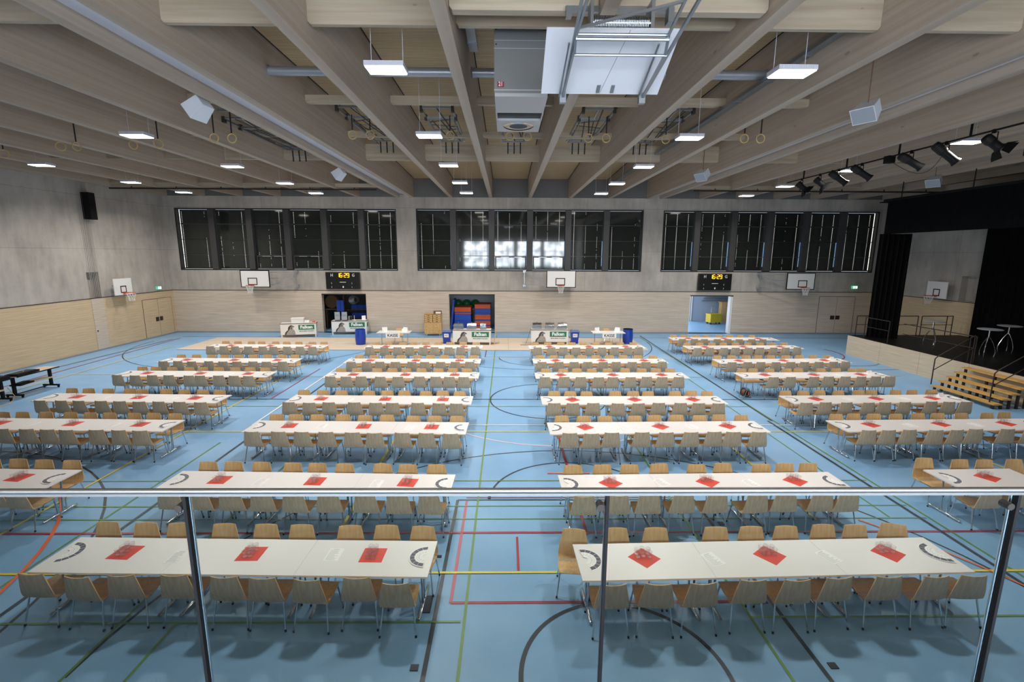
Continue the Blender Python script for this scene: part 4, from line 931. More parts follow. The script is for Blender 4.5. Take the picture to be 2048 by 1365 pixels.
tag(MB().box(18.40, 11.5, 7.62, 18.5, 24.0, 7.72).cyl((18.45, 23.0, 7.7), (18.45, 23.0, ZB), .02, n=6).cyl((18.45, 19.5, 7.7), (18.45, 19.5, ZB), .02, n=6).cyl((18.45, 16, 7.7), (18.45, 16, ZB), .02, n=6).build('pelmet_truss', 'black'), 'black truss carrying the stage pelmet', 'truss')
tag(MB().box(18.5, 11.5, 7.60, XR-.03, 24.4, 7.64).build('stage_light_blocker', 'curtain_black'), 'unseen black sheet added over the stage to block lamp light', 'curtain')  # added sheet, hidden behind the pelmet, keeps the hall lamps off the stage
# ================================================================== WALL EQUIPMENT
def goal(x, y, z, wd, ht, rz, label, arms, rimx=0.0, blk=True):
    """backboard centre bottom at x,y,z facing local -y"""
    t = thing('basketball_goal', label, 'basketball goal', (x, y, z), rz, 'wall basketball goals')
    b = MB().box(-wd/2, -.02, 0, wd/2, .02, ht).build('backboard', 'white', t)
    e = .035
    if blk: MB().box(-wd/2-.01, -.026, -.01, wd/2+.01, .022, e).box(-wd/2-.01, -.026, ht-e, wd/2+.01, .022, ht+.01).box(-wd/2-.01, -.026, e, -wd/2+e, .022, ht-e).box(wd/2-e, -.026, e, wd/2+.01, .022, ht-e).build('border', 'black', b)
    w2, h2 = .59*wd/1.8, .45*ht/1.05; c = rimx; z0 = .13*ht
    MB().box(c-w2/2, -.026, z0, c+w2/2, -.02, z0+.05).box(c-w2/2, -.026, z0+h2-.05, c+w2/2, -.02, z0+h2).box(c-w2/2, -.026, z0+.05, c-w2/2+.05, -.02, z0+h2-.05).box(c+w2/2-.05, -.026, z0+.05, c+w2/2, -.02, z0+h2-.05).build('target_square', 'black', b)
    rm = MB().torus((rimx, -.40, .13), .225, .012, 'z', 24, 6).box(rimx-.08, -.19, .08, rimx+.08, -.02, .135).build('rim', 'rim_orange', t, smooth=True)
    net = MB(); R = [(.22,.12),(.19,.0),(.15,-.12),(.125,-.24),(.13,-.32)]
    for s in (1, -1):
        for i in range(10):
            net.tube([(rimx+r*math.cos(2*PI*(i+s*.5*q)/10), -.40+r*math.sin(2*PI*(i+s*.5*q)/10), zz) for q, (r, zz) in enumerate(R)], .006, 4)
    net.build('net', 'net', rm)
    if arms:
        mb = MB(); s = arms
        for zz in (.12, .52, .88): mb.tube([(s*.3, .05, zz*ht), (s*.5, .12, zz*ht), (s*2.25, .55, zz*ht)], .022, 6)
        mb.tube([(s*1.0, .25, .12*ht), (s*2.2, .53, .88*ht)], .014, 6); mb.tube([(s*2.25, .55, 0), (s*2.25, .55, ht)], .03, 6)
        mb.box(s*2.25-.08, .55, .0, s*2.25+.08, .84, .14).box(s*2.25-.08, .55, .84*ht, s*2.25+.08, .84, ht)
        mb.build('swing_arm', 'duct_light', t, smooth=False)
        MB().box(-.4, .03, .15, -.34, .09, ht-.1).box(.34, .03, .15, .4, .09, ht-.1).box(-.5, .03, .2, .5, .07, .26).build('board_frame', 'steel', t)
    else:
        mb = MB()
        for q in (-.25, .25): mb.bar((q, .02, .5), (q, .36, .5), .04, .04).bar((q, .02, .15), (q, .36, .15), .04, .04)
        mb.build('wall_bracket', 'steel', t)
goal(-15.36, 29.75, 2.95, 1.75, 1.03, 0, 'basketball goal below the window band near the exit corner', 1, -.16)
goal(3.40, 29.75, 3.00, 1.80, 1.04, 0, 'basketball goal below the middle window band', -1, -.05)
goal(18.30, 29.75, 2.93, 1.74, 1.02, 0, 'basketball goal beside the bright corridor gate scoreboard', -1, .12)
goal(XL+.40, 26.2, 2.76, 1.22, .88, PI/2, 'small basketball goal on the timber side wall beside the rope niche', 0, 0, False)
goal(XR-.40, 25.5, 2.80, 1.22, .88, -PI/2, 'dim small basketball goal on the wall behind the stage', 0, 0, False)
SEG = {'1': 'bc', '6': 'afgedc', '2': 'abged', '9': 'abcdfg'}
def scoreboard(x, label):
    t = thing('scoreboard', label, 'scoreboard', (x, 30.46, 2.83), 0, 'black electronic scoreboards')
    MB().box(-1.02, -.06, 0, 1.02, .12, 1.0).build('case', 'score_black', t); 
    MB().box(-1.05, -.065, -.03, 1.05, .1, 0).box(-1.05, -.065, 1.0, 1.05, .1, 1.03).box(-1.05, -.065, 0, -1.02, .1, 1.0).box(1.02, -.065, 0, 1.05, .1, 1.0).build('case_rim', 'dark_metal', t)
    w_, h_, s = .125, .24, .03
    for ch, cx in (('1', -.27), ('6', -.09), ('2', .17), ('9', .35)):
        mb = MB(); x0 = cx; y0 = .72; q = -.066
        for c in SEG[ch]:
            if c in 'agd': zz = {'a': h_, 'g': h_/2, 'd': 0}[c]; mb.box(x0-w_/2, q, y0+zz-s/2, x0+w_/2, q+.006, y0+zz+s/2)
            else: xx = w_/2 if c in 'bc' else -w_/2; zz = h_/2 if c in 'bf' else 0; mb.box(x0+xx-s/2, q, y0+zz, x0+xx+s/2, q+.006, y0+zz+h_/2)
        mb.build('digit', 'digit_yellow', t)
    MB().box(.02, -.066, .79, .05, -.06, .82).box(.02, -.066, .88, .05, -.06, .91).build('colon', 'led_orange', t)
    text('letter_h', 'H', .26, 'letter_white', t, (-.66, -.064, .84), extrude=.002, sx=.9); text('letter_g', 'G', .26, 'letter_white', t, (.68, -.064, .84), extrude=.002, sx=.9)
    MB().box(-.2, -.066, .40, .2, -.06, .425).build('caption', 'letter_white', t)
    for xx in (-.72, .55):
        for k, zz in enumerate((.36, .30, .12, .06)): MB().box(xx, -.066, zz, xx+.035, -.06, zz+.02).build('indicator', 'letter_white', t)
    MB().box(-.02, -.066, .06, .05, -.06, .16).build('badge', 'letter_white', t); MB().box(-.01, -.068, .16, .04, -.06, .2).build('badge_cap', 'red_label', t)
scoreboard(-10.25, 'scoreboard above the drinks store showing 16 29'); scoreboard(13.24, 'scoreboard above the bright corridor gate showing 16 29')
def exit_sign(loc, rz, label):
    t = thing('exit_sign', label, 'sign', loc, rz, 'lit green exit signs')
    MB().box(-.17, -.06, -.09, .17, .05, .09).build('case', 'exit_green', t)
    MB().box(-.12, -.066, -.07, -.02, -.06, .07).box(.03, -.066, -.07, .12, -.06, .07).build('pictogram', 'exit_white', t)
exit_sign((XL+.06, 29.34, 2.92), PI/2, 'lit exit sign above the double door of the timber side wall'); exit_sign((22.3, YB-.06, 3.03), 0, 'lit exit sign beside the stage drape')
sp_ = thing('wall_speaker', 'tall black loudspeaker high on the concrete side wall', 'loudspeaker', (XL+.06, 25.03, 6.64))
MB().box(0, -.24, 0, .38, .10, 1.3).build('cabinet', 'black', sp_); MB().box(.0, .16, 0, .30, .24, 1.3).build('side_box', 'black', sp_); MB().box(-.05, -.1, .5, .0, .1, .9).build('wall_mount', 'dark_metal', sp_)
rp_me = MB().cyl((0,0,0), (0,0,ZT-2.9), .012, n=5).mesh('climbing_rope', 'falcon_mid')
for i in range(6): tag(put('climbing_rope', rp_me, None, (XL+.10, 24.60+.10*i, 2.80)), '%s climbing rope from the corner side above the wall niche' % ORD[6-i], 'rope', 'climbing ropes at the wall niche')

# ================================================================== BAR COUNTERS
def falcon(mb, x, z, s):
    P = lambda pts: [(x+a*s, z+b*s) for a, b in pts]
    M = T(0, -.0095, 0) @ FACE
    mb.flat(P([(.02,0),(.08,.22),(.2,.34),(.30,.42),(.32,.60),(.42,.78),(.56,.86),(.70,.84),(.80,.76),(.86,.70),(.80,.68),(.72,.62),(.74,.50),(.84,.38),(.90,.20),(.92,0)]), M, 2)
    mb.flat(P([(.02,0),(.08,.22),(.2,.34),(.30,.42),(.32,.60),(.42,.78),(.56,.86),(.68,.83),(.62,.72),(.52,.66),(.50,.52),(.42,.46),(.34,.34),(.20,.16),(.14,0)]), T(0,-.001,0) @ M, 1)
    mb.flat(P([(.66,.80),(.80,.76),(.86,.70),(.80,.685),(.70,.72)]), T(0,-.001,0) @ M, 1)
    mb.flat(P([(.60,.70),(.66,.68),(.64,.52),(.58,.44),(.56,.56)]), T(0,-.0015,0) @ M, 1)
    r = random.Random(5)
    for i in range(16):
        a, b = r.uniform(.36,.82), r.uniform(.04,.36); mb.flat(P([(a,b),(a+.03,b+.02),(a+.05,b-.01),(a+.02,b-.02)]), T(0,-.001,0) @ M, 1)
def counter(x, y, rz, wd, label, side=False):
    t = thing('bar_counter', label, 'counter', (x, y, 0), rz, 'brewery bar counters with falcon banners')
    MB().box(-wd/2-.02, -.02, .83, wd/2+.02, .62, .865).build('counter_top', 'brown_edge', t)
    MB().box(-wd/2, .0, .865, wd/2, .6, .872).build('counter_surface', 'white', t)
    for sx in (-1, 1):
        for yy in (.04, .54): MB().box(sx*(wd/2-.05)-.035, yy-.03, 0, sx*(wd/2-.05)+.035, yy+.03, .83).build('leg', 'white', t)
    MB().box(-wd/2+.01, .02, .17, wd/2-.01, .04, .82).build('front_board', 'white', t)
    f = MB().box(-wd/2, -.008, .17, wd/2, .018, .825, 0); falcon(f, -wd*.40, .175, .68); bn = f.build('banner', ['white', 'falcon_dark', 'falcon_mid'], t)
    gx0, gx1 = wd*.0, wd*.45
    gs = MB().box(gx0, -.014, .46, gx1, -.009, .76).build('green_field', 'green_sign', bn)
    text('brand_word', 'Falken', .26, 'letter_white', bn, ((gx0+gx1)/2, -.017, .615), extrude=.001, bold=.010, sx=1.05)
    text('brewery_line', 'BRAUEREI FALKEN', .085, 'falcon_dark', bn, ((gx0+gx1)/2, -.011, .375), extrude=.001, bold=.002, sx=1.18)
    MB().box(-wd/2+.02, .02, .10, wd/2-.02, .04, .17).build('bottom_rail', 'brown_edge', t)
    if side: s_ = MB().box(wd/2-.005, .02, .17, wd/2+.012, .58, .82).build('side_banner', 'white', t); MB().box(wd/2+.012, .1, .45, wd/2+.016, .5, .7).build('side_green', 'green_sign', s_)
    else: MB().box(wd/2-.03, .05, .17, wd/2-.01, .58, .82).box(-wd/2+.01, .05, .17, -wd/2+.03, .58, .82).build('side_board', 'white', t)
    return t
counter(-12.52, 28.76, .234, 2.0, 'bar counter standing askew against the timber wall, plastic boxes on top')
counter(-9.84, 29.9, .12, 2.12, 'bar counter in the drinks store gateway with coffee machines', True)
counter(-1.90, 26.35, -.03, 2.12, 'bar counter before the mat store with three chafing dishes')
counter(2.46, 26.50, 0, 2.08, 'bar counter in the middle of the wall, evenly spaced chafing dishes')
def chafing(x, y, z, label, s=1.0, plain=False):
    t = thing('chafing_dish', label, 'chafing dish', (x, y, z), random.uniform(-.05,.05), 'steel chafing dishes on the counters')
    w = .27*s
    MB().box(-w, -.17, .10, w, .17, .19).build('pan', 'chrome', t)
    fr = MB()
    for a in (-1, 1):
        for b in (-1, 1): fr.box(a*w-.012, b*.15-.012, 0, a*w+.012, b*.15+.012, .12)
    fr.box(-w, -.16, .03, w, -.14, .045).box(-w, .14, .03, w, .16, .045); fr.build('stand', 'steel', t)
    if plain: MB().box(-w-.03, -.19, .19, w+.03, .19, .22).box(-w+.02, -.15, .22, w-.02, .15, .30).build('lid', 'steel', t)
    else:
        M = Matrix(((0,0,1,-w),(1,0,0,0),(0,1,0,.19),(0,0,0,1)))
        MB().prism([(.17*math.cos(PI*i/8), .16*math.sin(PI*i/8)) for i in range(9)], M, 2*w).build('lid', 'chrome', t, smooth=True)
    MB().tube([(-.05, -.17, .27), (-.05, -.21, .27), (.05, -.21, .27), (.05, -.17, .27)], .01, 6).cyl((0, 0, .3), (0, 0, .40), .016, n=8).build('handle', 'chrome', t)
for x, lab, s, pl in ((-2.66, 'flat-lidded steel food warmer beside the blue bin', 1.0, True), (-1.92, 'round-lidded chafing dish in the middle of the mat store counter', .95, False), (-1.28, 'small round-lidded chafing dish at the plank end of the counter', .6, False)): chafing(x, 26.65-.03*(x+1.9), .872, lab, s, pl)
for x, lab in ((1.75, 'chafing dish nearest the cable on the middle counter'), (2.47, 'centre chafing dish on the middle counter'), (3.17, 'chafing dish nearest the blue bin on the middle counter')): chafing(x, 26.8, .872, lab, .92)
def on_counter(cx, cy, rz, dx, dy): return (cx+dx*math.cos(rz)-dy*math.sin(rz), cy+dx*math.sin(rz)+dy*math.cos(rz))
x, y = on_counter(-12.52, 28.76, .234, .05, .3)
b = thing('plastic_box', 'translucent white plastic boxes standing on the askew counter', 'box', (x, y, .872), .234); MB().box(-.45,-.2,0,.25,.2,.26).build('body', 'white', b); MB().box(-.47,-.22,.26,.27,.22,.29).build('lid', 'paper', b); MB().box(.28,-.18,0,.55,.15,.12).build('small_tray', 'paper', b)
x, y = on_counter(-12.52, 28.76, .234, .85, .3); tag(MB().box(-.1,-.05,0,.1,.05,.05).box(-.03,-.05,.05,.03,.05,.07).build('red_dispenser', 'red_paper', None, (x, y, .872), .3), 'small red item on the end of the askew counter', 'dispenser')
def coffee(x, y, label):
    t = thing('coffee_machine', label, 'coffee machine', (x, y, .872), .12, 'silver coffee machines')
    MB().box(-.15,-.2,0,.15,.2,.56).build('body', 'black', t); MB().box(-.16,-.215,.05,.16,-.2,.55).build('front', 'duct_light', t); MB().box(-.10,-.222,.28,.10,-.215,.40).build('display', 'grille', t); MB().box(-.12,-.28,.0,.12,-.2,.03).build('drip_tray', 'steel', t)
coffee(-10.55, 30.05, 'silver coffee machine nearest the counter corner'); coffee(-10.12, 30.1, 'silver coffee machine beside the bottles')
for i, (dx, h) in enumerate(((.32, .30), (.40, .26))):
    x, y = on_counter(-9.84, 29.9, .12, -.3+dx, .32); tag(MB().lathe([(.001,0),(.035,0),(.036,h*.6),(.014,h*.78),(.014,h),(.001,h)], 12).build('bottle', 'rubber', None, (x, y, .872), smooth=True), ['tall dark bottle beside the coffee machine', 'shorter dark bottle beside the table lamp'][i], 'bottle', 'dark bottles on the counter')
x, y = on_counter(-9.84, 29.9, .12, .30, .2); t = thing('small_stand', 'little white stand on the drinks counter', 'stand', (x, y, .872)); MB().cyl((0,0,0),(0,0,.03),.10,n=14).build('base', 'paper', t); MB().cyl((0,0,.03),(0,0,.30),.015,n=8).build('stem', 'white', t)
x, y = on_counter(-9.84, 29.9, .12, .86, .3); t = thing('paper_holder', 'white paper holder on the end of the drinks counter', 'holder', (x, y, .872), .3); MB().box(-.12,-.1,0,.12,.1,.03).build('base', 'paper', t); MB().box(-.12,.06,.03,.12,.1,.26).build('back', 'paper', t)

# ---- cash tables
def cash(x, y, rz, label, cl, sl):
    t = thing('cash_table', label, 'table', (x, y, 0), rz, 'cash desk tables')
    MB().box(-.90,-.40,.72,.90,.40,.75).build('tabletop', 'table_white', t)
    for s in (-1, 1):
        g_ = MB().tube([(s*.72,-.08,.72),(s*.72,-.03,.05)], .016, 8).tube([(s*.72,.08,.72),(s*.72,.03,.05)], .016, 8).build('leg', 'chrome', t, smooth=True); MB().tube([(s*.72,-.34,.03),(s*.72,.34,.03)], .024, 8).build('foot', 'chrome', g_, smooth=True)
    c, s_ = math.cos(rz), math.sin(rz)
    q = thing('cash_sign', sl, 'sign', (x+.0*c+.45*s_, y-.43, .61), rz, 'cash desk signs'); MB().box(-.38,-.008,-.125,.38,.008,.125).build('board', 'paper', q); text('word', 'KASSE', .22, 'black', q, (0,-.010,-.005), extrude=.001, sx=.98, bold=.004)
    chair(x+.1, y+.55, PI+.1, cl, 'birch plywood chairs at the cash desks')
    for k, dx in enumerate((-.55, .55)):
        h = thing('card_holder', 'white cardboard holder on the %s cash desk, %s end' % ('barrel-side' if x < 0 else 'bin-side', ['timber-wall', 'stage'][k]), 'holder', (x+dx, y+.12, .75), rz+.4-.8*k, 'white cardboard holders'); MB().box(-.14,-.10,0,.14,.10,.02).build('base', 'paper', h); MB().box(-.14,.06,.02,.14,.10,.22).box(-.14,-.08,.02,-.12,.06,.15).build('back', 'paper', h)
cash(-6.2, 26.4, 0, 'cash desk table between blue barrel and drawer cabinet', 'birch chair behind the cash desk near the drawer cabinet', 'KASSE sign hanging from the cash desk near the drawer cabinet')
cash(5.72, 26.5, 0, 'cash desk table between the blue bin and blue barrel', 'birch chair behind the cash desk next to the blue bin', 'KASSE sign hanging from the cash desk next to the blue bin')
chair(2.55, 27.6, PI+.1, 'birch chair behind the middle bar counter', 'birch plywood chairs at the counters')
# ---- barrels and bins
def barrel(x, y, label, bag):
    t = thing('blue_barrel', label, 'barrel', (x, y, 0), 0, 'blue plastic barrels')
    MB().lathe([(.001,.0),(.24,.0),(.262,.03),(.268,.12),(.285,.28),(.29,.45),(.285,.62),(.268,.76),(.272,.80),(.272,.86),(.25,.86),(.25,.60),(.001,.60)], 28).build('drum', 'blue_plastic', t, smooth=True)
    if bag: MB().torus((0,0,.862), .262, .018, 'z', 24, 6).lathe([(.262,.86),(.22,.80),(.12,.78),(.001,.80)], 20).build('bag_liner', 'black', t, smooth=True)
    else: MB().torus((0,0,.86), .262, .012, 'z', 24, 6).build('barrel_rim', 'blue_plastic', t, smooth=True)
barrel(-8.11, 26.45, 'blue barrel before the drinks store counter', False); barrel(6.94, 26.85, 'blue barrel lined with a black bag beside the cash desk', True)
def bin_(x, y, label):
    t = thing('recycling_bin', label, 'bin', (x, y, 0), 0, 'blue bottle recycling bins')
    A = [(-.18,-.18,.03),(.18,-.18,.03),(.18,.2,.03),(-.18,.2,.03),(-.23,-.24,.70),(.23,-.24,.70),(.23,.24,.70),(-.23,.24,.70)]
    MB().add(A, [(0,3,2,1),(4,5,6,7),(0,1,5,4),(1,2,6,5),(2,3,7,6),(3,0,4,7)]).build('body', 'blue_plastic', t)
    MB().box(-.26,-.27,.70,.26,.26,.75).box(-.2,-.2,.75,.2,.2,.80).build('lid', 'grey_lid', t); MB().cyl((-.2,.2,.06),(.2,.2,.06),.06,n=12).build('wheel', 'black', t)
    p = MB().add([(-.13,-.232,.40),(.13,-.232,.40),(.13,-.246,.60),(-.13,-.246,.60)], [(0,1,2,3)]).build('label_sheet', 'paper', t); text('word', 'PET', .12, 'falcon_dark', p, (0,-.248,.50), rot=(PI/2-.07,0,0), extrude=.001)
bin_(-3.35, 26.85, 'blue PET bin beside the mat store counter'); bin_(3.92, 26.95, 'blue PET bin beside the middle counter')
# ---- drawer cabinet
c = thing('drawer_cabinet', 'pale wooden cabinet on castors with eight small drawers', 'cabinet', (-4.53, 29.7, 0), .05)
MB().box(-.53,-.28,.12,.53,.28,1.36).build('body', 'osb', c)
MB().box(-.515,-.285,.845,.505,-.28,1.345).build('drawer_recess', 'black', c); MB().box(-.265,-.284,.14,-.255,-.28,.84).build('door_gap', 'black', c)
for i in range(2):
    for j in range(4):
        d = MB().box(-.50+.51*i,-.30,.86+.12*j,-.02+.51*i,-.28,.965+.12*j).build('drawer', 'osb', c); MB().box(-.32+.51*i,-.315,.90+.12*j,-.20+.51*i,-.30,.92+.12*j).build('handle', 'black', d)
for i in range(2): MB().box(-.50+.51*i,-.295,.15,-.02+.51*i,-.28,.83).build('door', 'osb', c)
for sx in (-.4, .4):
    for yy in (-.18, .18): MB().cyl((sx-.02,yy,.055),(sx+.02,yy,.055),.055,n=12).box(sx-.03,yy-.03,.09,sx+.03,yy+.03,.12).build('castor', 'white', c)
t = thing('open_crate', 'open wooden tray with white papers on the drawer cabinet', 'tray', (-4.25, 29.7, 1.36), .15); MB().box(-.25,-.18,0,.25,.18,.02).box(-.25,-.18,.02,-.23,.18,.09).box(.23,-.18,.02,.25,.18,.16).box(-.25,.16,.02,.25,.18,.16).build('tray', 'brown_edge', t); MB().box(-.12,-.15,.02,.2,.12,.10).build('papers', 'paper', t)
M = Matrix.Rotation(.12, 4, 'Y'); M.translation = (-.62, 26.75, .44)
tag(MB().obox(M, .035, .5, .88).build('leaning_plank', 'osb'), 'wooden board leaning against the end of the mat store counter', 'board')
tag(MB().tube([(1.05,26.7,.005),(1.1,26.6,.02),(1.25,26.55,.4),(1.38,26.62,.85)], .008, 5).tube([(.8,26.3,.035),(1.1,26.25,.035),(1.5,26.35,.035)], .012, 5).build('power_cable', 'black'), 'black cable beside the middle bar counter', 'cable')

# ================================================================== STORE CONTENTS
def mat_pile(x, y, layers, wd, dp, prefix):
    z = 0.16
    cart = MB().box(x-wd/2, y-dp/2, .1, x+wd/2, y+dp/2, .16)
    for a in (-1, 1):
        for b_ in (-1, 1): cart.cyl((x+a*(wd/2-.1)-.03, y+b_*(dp/2-.1), .05), (x+a*(wd/2-.1)+.03, y+b_*(dp/2-.1), .05), .05, n=10)
    tag(cart.build('mat_trolley', 'dark_metal'), 'low trolley under the %s mat pile' % prefix, 'trolley', 'mat trolleys')
    for i, (m, h) in enumerate(layers):
        o = MB().box(-wd/2+.01*(i % 3), -dp/2, 0, wd/2-.01*((i+1) % 3), dp/2, h-.008).build('gym_mat', m, None, (x, y, z)); z += h
        tag(o, '%s gym mat from the floor in the %s pile' % (ORD[i+1] if i < 10 else 'topmost', prefix), 'mat', 'gym mats in the store')
B_, O_ = 'blue_mat', 'orange_mat'
mat_pile(-2.85, 32.2, [(B_, .52), (B_, .44), (O_, .07), (B_, .07), (O_, .30)], 1.1, 1.4, 'door-side')
mat_pile(-1.55, 32.4, [(O_, .12), (B_, .08), (O_, .14), (O_, .12), (B_, .12), (O_, .16), (O_, .14), (B_, .12), (B_, .30), (O_, .28)], 1.05, 1.4, 'inner')
for i, (x, z) in enumerate(((-3.35, 1.60), (-2.75, 1.60), (-2.15, 1.60))):
    tag(MB().lathe([(.295*math.cos(PI*(j/10-.5))+.0001, .295*math.sin(PI*(j/10-.5))) for j in range(11)], 20).build('exercise_ball', 'green_ball', None, (x, 33.6, z), smooth=True), '%s green exercise ball behind the mat piles' % ORD[i+1], 'ball', 'green exercise balls')
tag(MB().box(-3.75, 33.1, 1.22, -1.0, 34.3, 1.30).box(-3.7, 33.2, 0, -3.62, 33.28, 1.22).box(-1.1, 33.2, 0, -1.02, 33.28, 1.22).box(-3.7, 34.2, 0, -3.62, 34.28, 1.22).box(-1.1, 34.2, 0, -1.02, 34.28, 1.22).build('ball_shelf', 'store_grey'), 'shelf behind the mats carrying green balls', 'shelf')
M = Matrix.Rotation(.10, 4, 'Y'); M.translation = (-3.50, 31.7, 1.05)
tag(MB().obox(M, .10, 1.2, 2.1).build('upright_mat', 'blue_mat'), 'blue mat standing upright inside the mat store gate', 'mat')
tag(MB().box(-11.2, 33.0, 0, -11.1, 33.4, 2.2).box(-8.75, 32.3, 0, -8.65, 34, 2.1).box(-11.2, 33.0, .62, -8.7, 33.5, .66).box(-11.2, 33.0, 1.18, -8.7, 33.5, 1.22).build('store_rack', 'brown_edge'), 'dark rack of crates inside the drinks store', 'rack')
crate = MB().box(-.2,-.15,0,.2,.15,.03).box(-.2,-.15,.03,.2,-.13,.3).box(-.2,.13,.03,.2,.15,.3).box(-.2,-.13,.03,-.18,.13,.3).box(.18,-.13,.03,.2,.13,.3).mesh('drinks_crate', 'blue_mat')
for r in range(3):
    for i in range(4):
        tag(put('drinks_crate', crate, None, (-10.45+.42*i, 33.2, .665+.56*(r-1) if r else .0)), 'blue drinks crate, %s along %s of the store rack' % (ORD[i+1], ['the floor', 'the lower shelf', 'the upper shelf'][r]), 'crate', 'blue drinks crates in the store')
for i, x in enumerate((-10.98, -10.74)): tag(MB().box(-.11,-.06,0,.11,.06,1.05).build('standing_mat', 'blue_mat', None, (x, 31.5, .95)), 'tall blue mat panel standing in the drinks store, %s one' % ['outer', 'inner'][i], 'mat', 'blue panels in the drinks store')
tag(MB().box(-11.0, 31.3, 0, -10.2, 31.7, .93).box(-11.0,31.3,.93,-10.2,31.7,.95).build('store_box', 'store_grey'), 'grey cupboard under the blue panels in the drinks store', 'cupboard')
hp = MB(); 
for i in range(7): hp.torus((-10.15+.03*i, 31.9+.03*i, 1.98+.01*(i % 3)), .27-.014*i, .008, 'y', 24, 5)
tag(hp.build('hoop_bundle', 'steel', smooth=True), 'bundle of pale hoops hanging in the drinks store', 'hoops')
tag(MB().lathe([(.001,-.2),(.42,-.2),(.46,-.12),(.46,.12),(.42,.2),(.001,.2)], 24, T(-11.62, 32.2, 1.85) @ Matrix.Rotation(PI/2, 4, 'X')).box(-12.1, 32, 1.30, -11.25, 32.4, 1.39).box(-12.05,32.1,0,-11.98,32.3,1.3).box(-11.38,32.1,0,-11.31,32.3,1.3).build('wooden_drum', 'brown_disc'), 'large brown round drum on a trestle in the drinks store', 'drum')
tag(MB().box(-9.0,32.0,0,-8.85,32.6,1.5).box(-9.0,31.98,.8,-8.86,32.0,1.2).build('red_cabinet', 'red_label'), 'red cabinet edge inside the drinks store', 'cabinet')
# corridor
c = thing('laundry_cart', 'yellow cart standing in the bright corridor', 'cart', (15.35, 35.0, 0), .2)
MB().box(-.45,-.3,.14,.45,.3,.72).build('body', 'yellow_cart', c); MB().box(-.47,-.32,.70,.47,.32,.76).build('edge', 'yellow_cart', c)
for a in (-1,1):
    for b_ in (-1,1): MB().cyl((a*.36-.02,b_*.2,.07),(a*.36+.02,b_*.2,.07),.07,n=12).build('castor', 'black', c)
MB().tube([(-.1,.2,.7),(-.05,.25,1.25),(.5,.25,1.28)], .018, 8).build('pole', 'chrome', c, smooth=True)
for i in range(5): tag(MB().box(15.0+.1*i, 36.3, 1.55+.18*i, 17.1, 36.55, 1.58+.18*i).build('wall_ladder_bar', 'steel'), '%s metal slat from below on the corridor wall' % ORD[i+1], 'slat', 'metal slats on the corridor wall')
tag(MB().box(16.2, 35.7, 0, 17.0, 36.2, 1.5).box(16.15, 35.65, 1.5, 17.05, 36.25, 1.55).box(16.25,35.69,.2,16.58,35.7,1.4).box(16.62,35.69,.2,16.95,35.7,1.4).build('wooden_cupboard', 'osb'), 'orange-brown cupboard at the corridor end', 'cupboard')

# ================================================================== MEDIA TABLES AND REEL
def media(y0, y1, label, grp='black-legged media tables'):
    t = thing('media_table', label, 'table', (-17.16, (y0+y1)/2, 0), 0, grp); h = (y1-y0)/2
    MB().box(-.29,-h,.755,.29,h,.78).build('tabletop', 'sheet_tan', t); MB().box(.29,-h,.745,.30,h,.785).build('edge', 'black', t); MB().box(-.2,-h*.75,.40,.2,h*.9,.415).build('shelf', 'sheet_tan', t)
    for s in (-1,1):
        g_ = MB().box(-.03,s*(h-.12)-.04,.08,.05,s*(h-.12)+.04,.755).build('leg', 'black', t); MB().box(-.30,s*(h-.12)-.03,.07,.30,s*(h-.12)+.03,.12).build('foot', 'black', g_)
        for a in (-.26,.26): MB().cyl((a,s*(h-.12)-.02,.035),(a,s*(h-.12)+.02,.035),.035,n=10).build('castor', 'black', g_)
    MB().box(.0,-h+.1,.10,.03,h-.1,.13).build('stretcher', 'black', t)
    return t
media(16.25, 17.85, 'black-legged table with a dark mixer, standing free of the wall'); media(14.45, 16.08, 'black-legged table at the picture edge with a long black case')
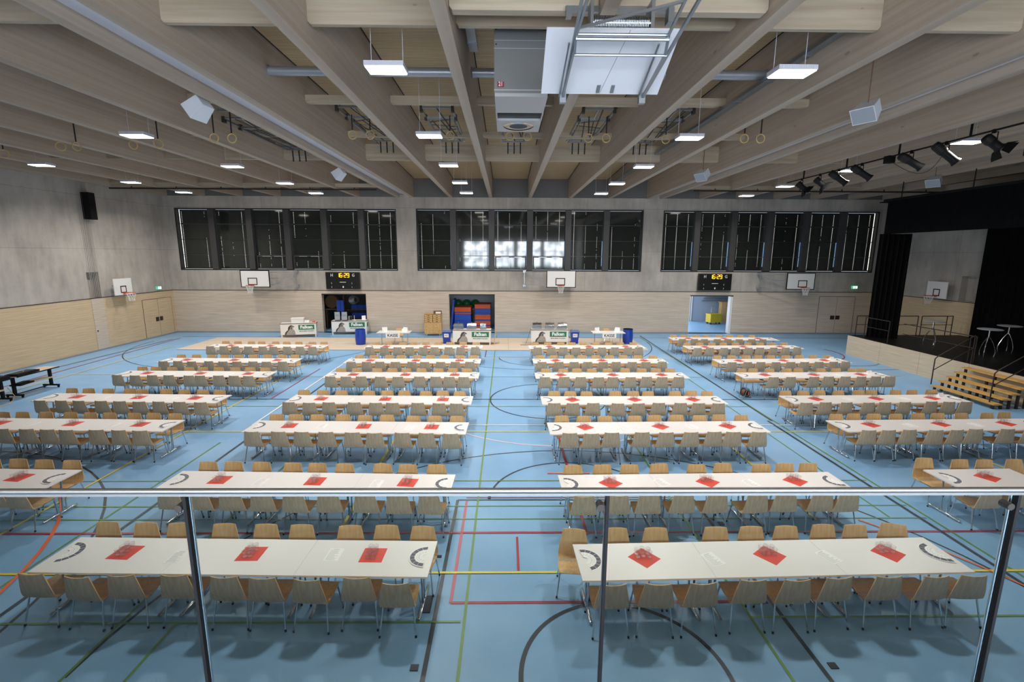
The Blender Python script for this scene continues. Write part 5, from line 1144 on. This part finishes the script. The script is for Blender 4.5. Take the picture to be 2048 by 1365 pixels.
t = thing('mixer', 'flat black mixing desk on the media table', 'mixer', (-17.1, 16.7, .78), .08); MB().box(-.2,-.45,0,.22,.42,.07).build('body', 'black', t); MB().box(-.15,-.4,.07,.16,.35,.085).build('control_panel', 'score_black', t); MB().box(.0,.0,.085,.03,.03,.1).build('knob', 'letter_white', t)
tag(MB().box(-.2,-.7,0,.22,.7,.09).box(-.18,-.68,.09,.2,.68,.11).build('flat_case', 'black', None, (-17.08, 15.35, .78), .03), 'long flat black case on the table at the picture edge', 'case')
tag(MB().box(-.18,-.3,0,.16,.3,.05).box(-.1,-.25,.05,.1,.2,.08).build('keyboard', 'black', None, (-17.12, 16.65, .415), .15), 'black equipment lying on the lower shelf of the media table', 'equipment')
chair(-18.0, 15.5, PI/2*.2-PI/2, 'birch chair standing behind the media tables', 'birch plywood chairs beside the media tables')
tag(MB().tube([(-17.2,16.2,.42),(-17.05,16.25,.1),(-16.9,16.0,.012),(-16.6,15.6,.012),(-16.75,15.0,.012),(-16.5,14.2,.012)], .012, 6).build('pale_cable', 'ring_wood', smooth=True), 'pale cable trailing on the floor from the media table', 'cable')
r_ = thing('cable_reel', 'small cable reel standing at the aisle end of row five, stage block', 'cable reel', (8.57, 16.45, 0), .3)
MB().cyl((0,-.09,.19),(0,.09,.19),.11,n=18).build('cable_drum', 'plywood_red', r_, smooth=True)
for s in (-1,1): MB().torus((0,s*.095,.19), .13, .012, 'y', 22, 6).cyl((0,s*.088,.19),(0,s*.102,.19),.07,n=20).build('flange', 'black', r_, smooth=True)
MB().tube([(-.16,-.12,.015),(-.03,-.12,.36),(.03,-.12,.36),(.16,-.12,.015)], .012, 6).tube([(-.16,.12,.015),(-.03,.12,.36),(.03,.12,.36),(.16,.12,.015)], .012, 6).tube([(0,-.12,.37),(0,.12,.37)], .016, 6).tube([(-.16,-.12,.015),(-.16,.12,.015)], .012, 6).tube([(.16,-.12,.015),(.16,.12,.015)], .012, 6).build('stand', 'steel', r_, smooth=True)
MB().box(.02,-.11,.12,.06,-.102,.24).build('socket', 'orange_mat', r_)
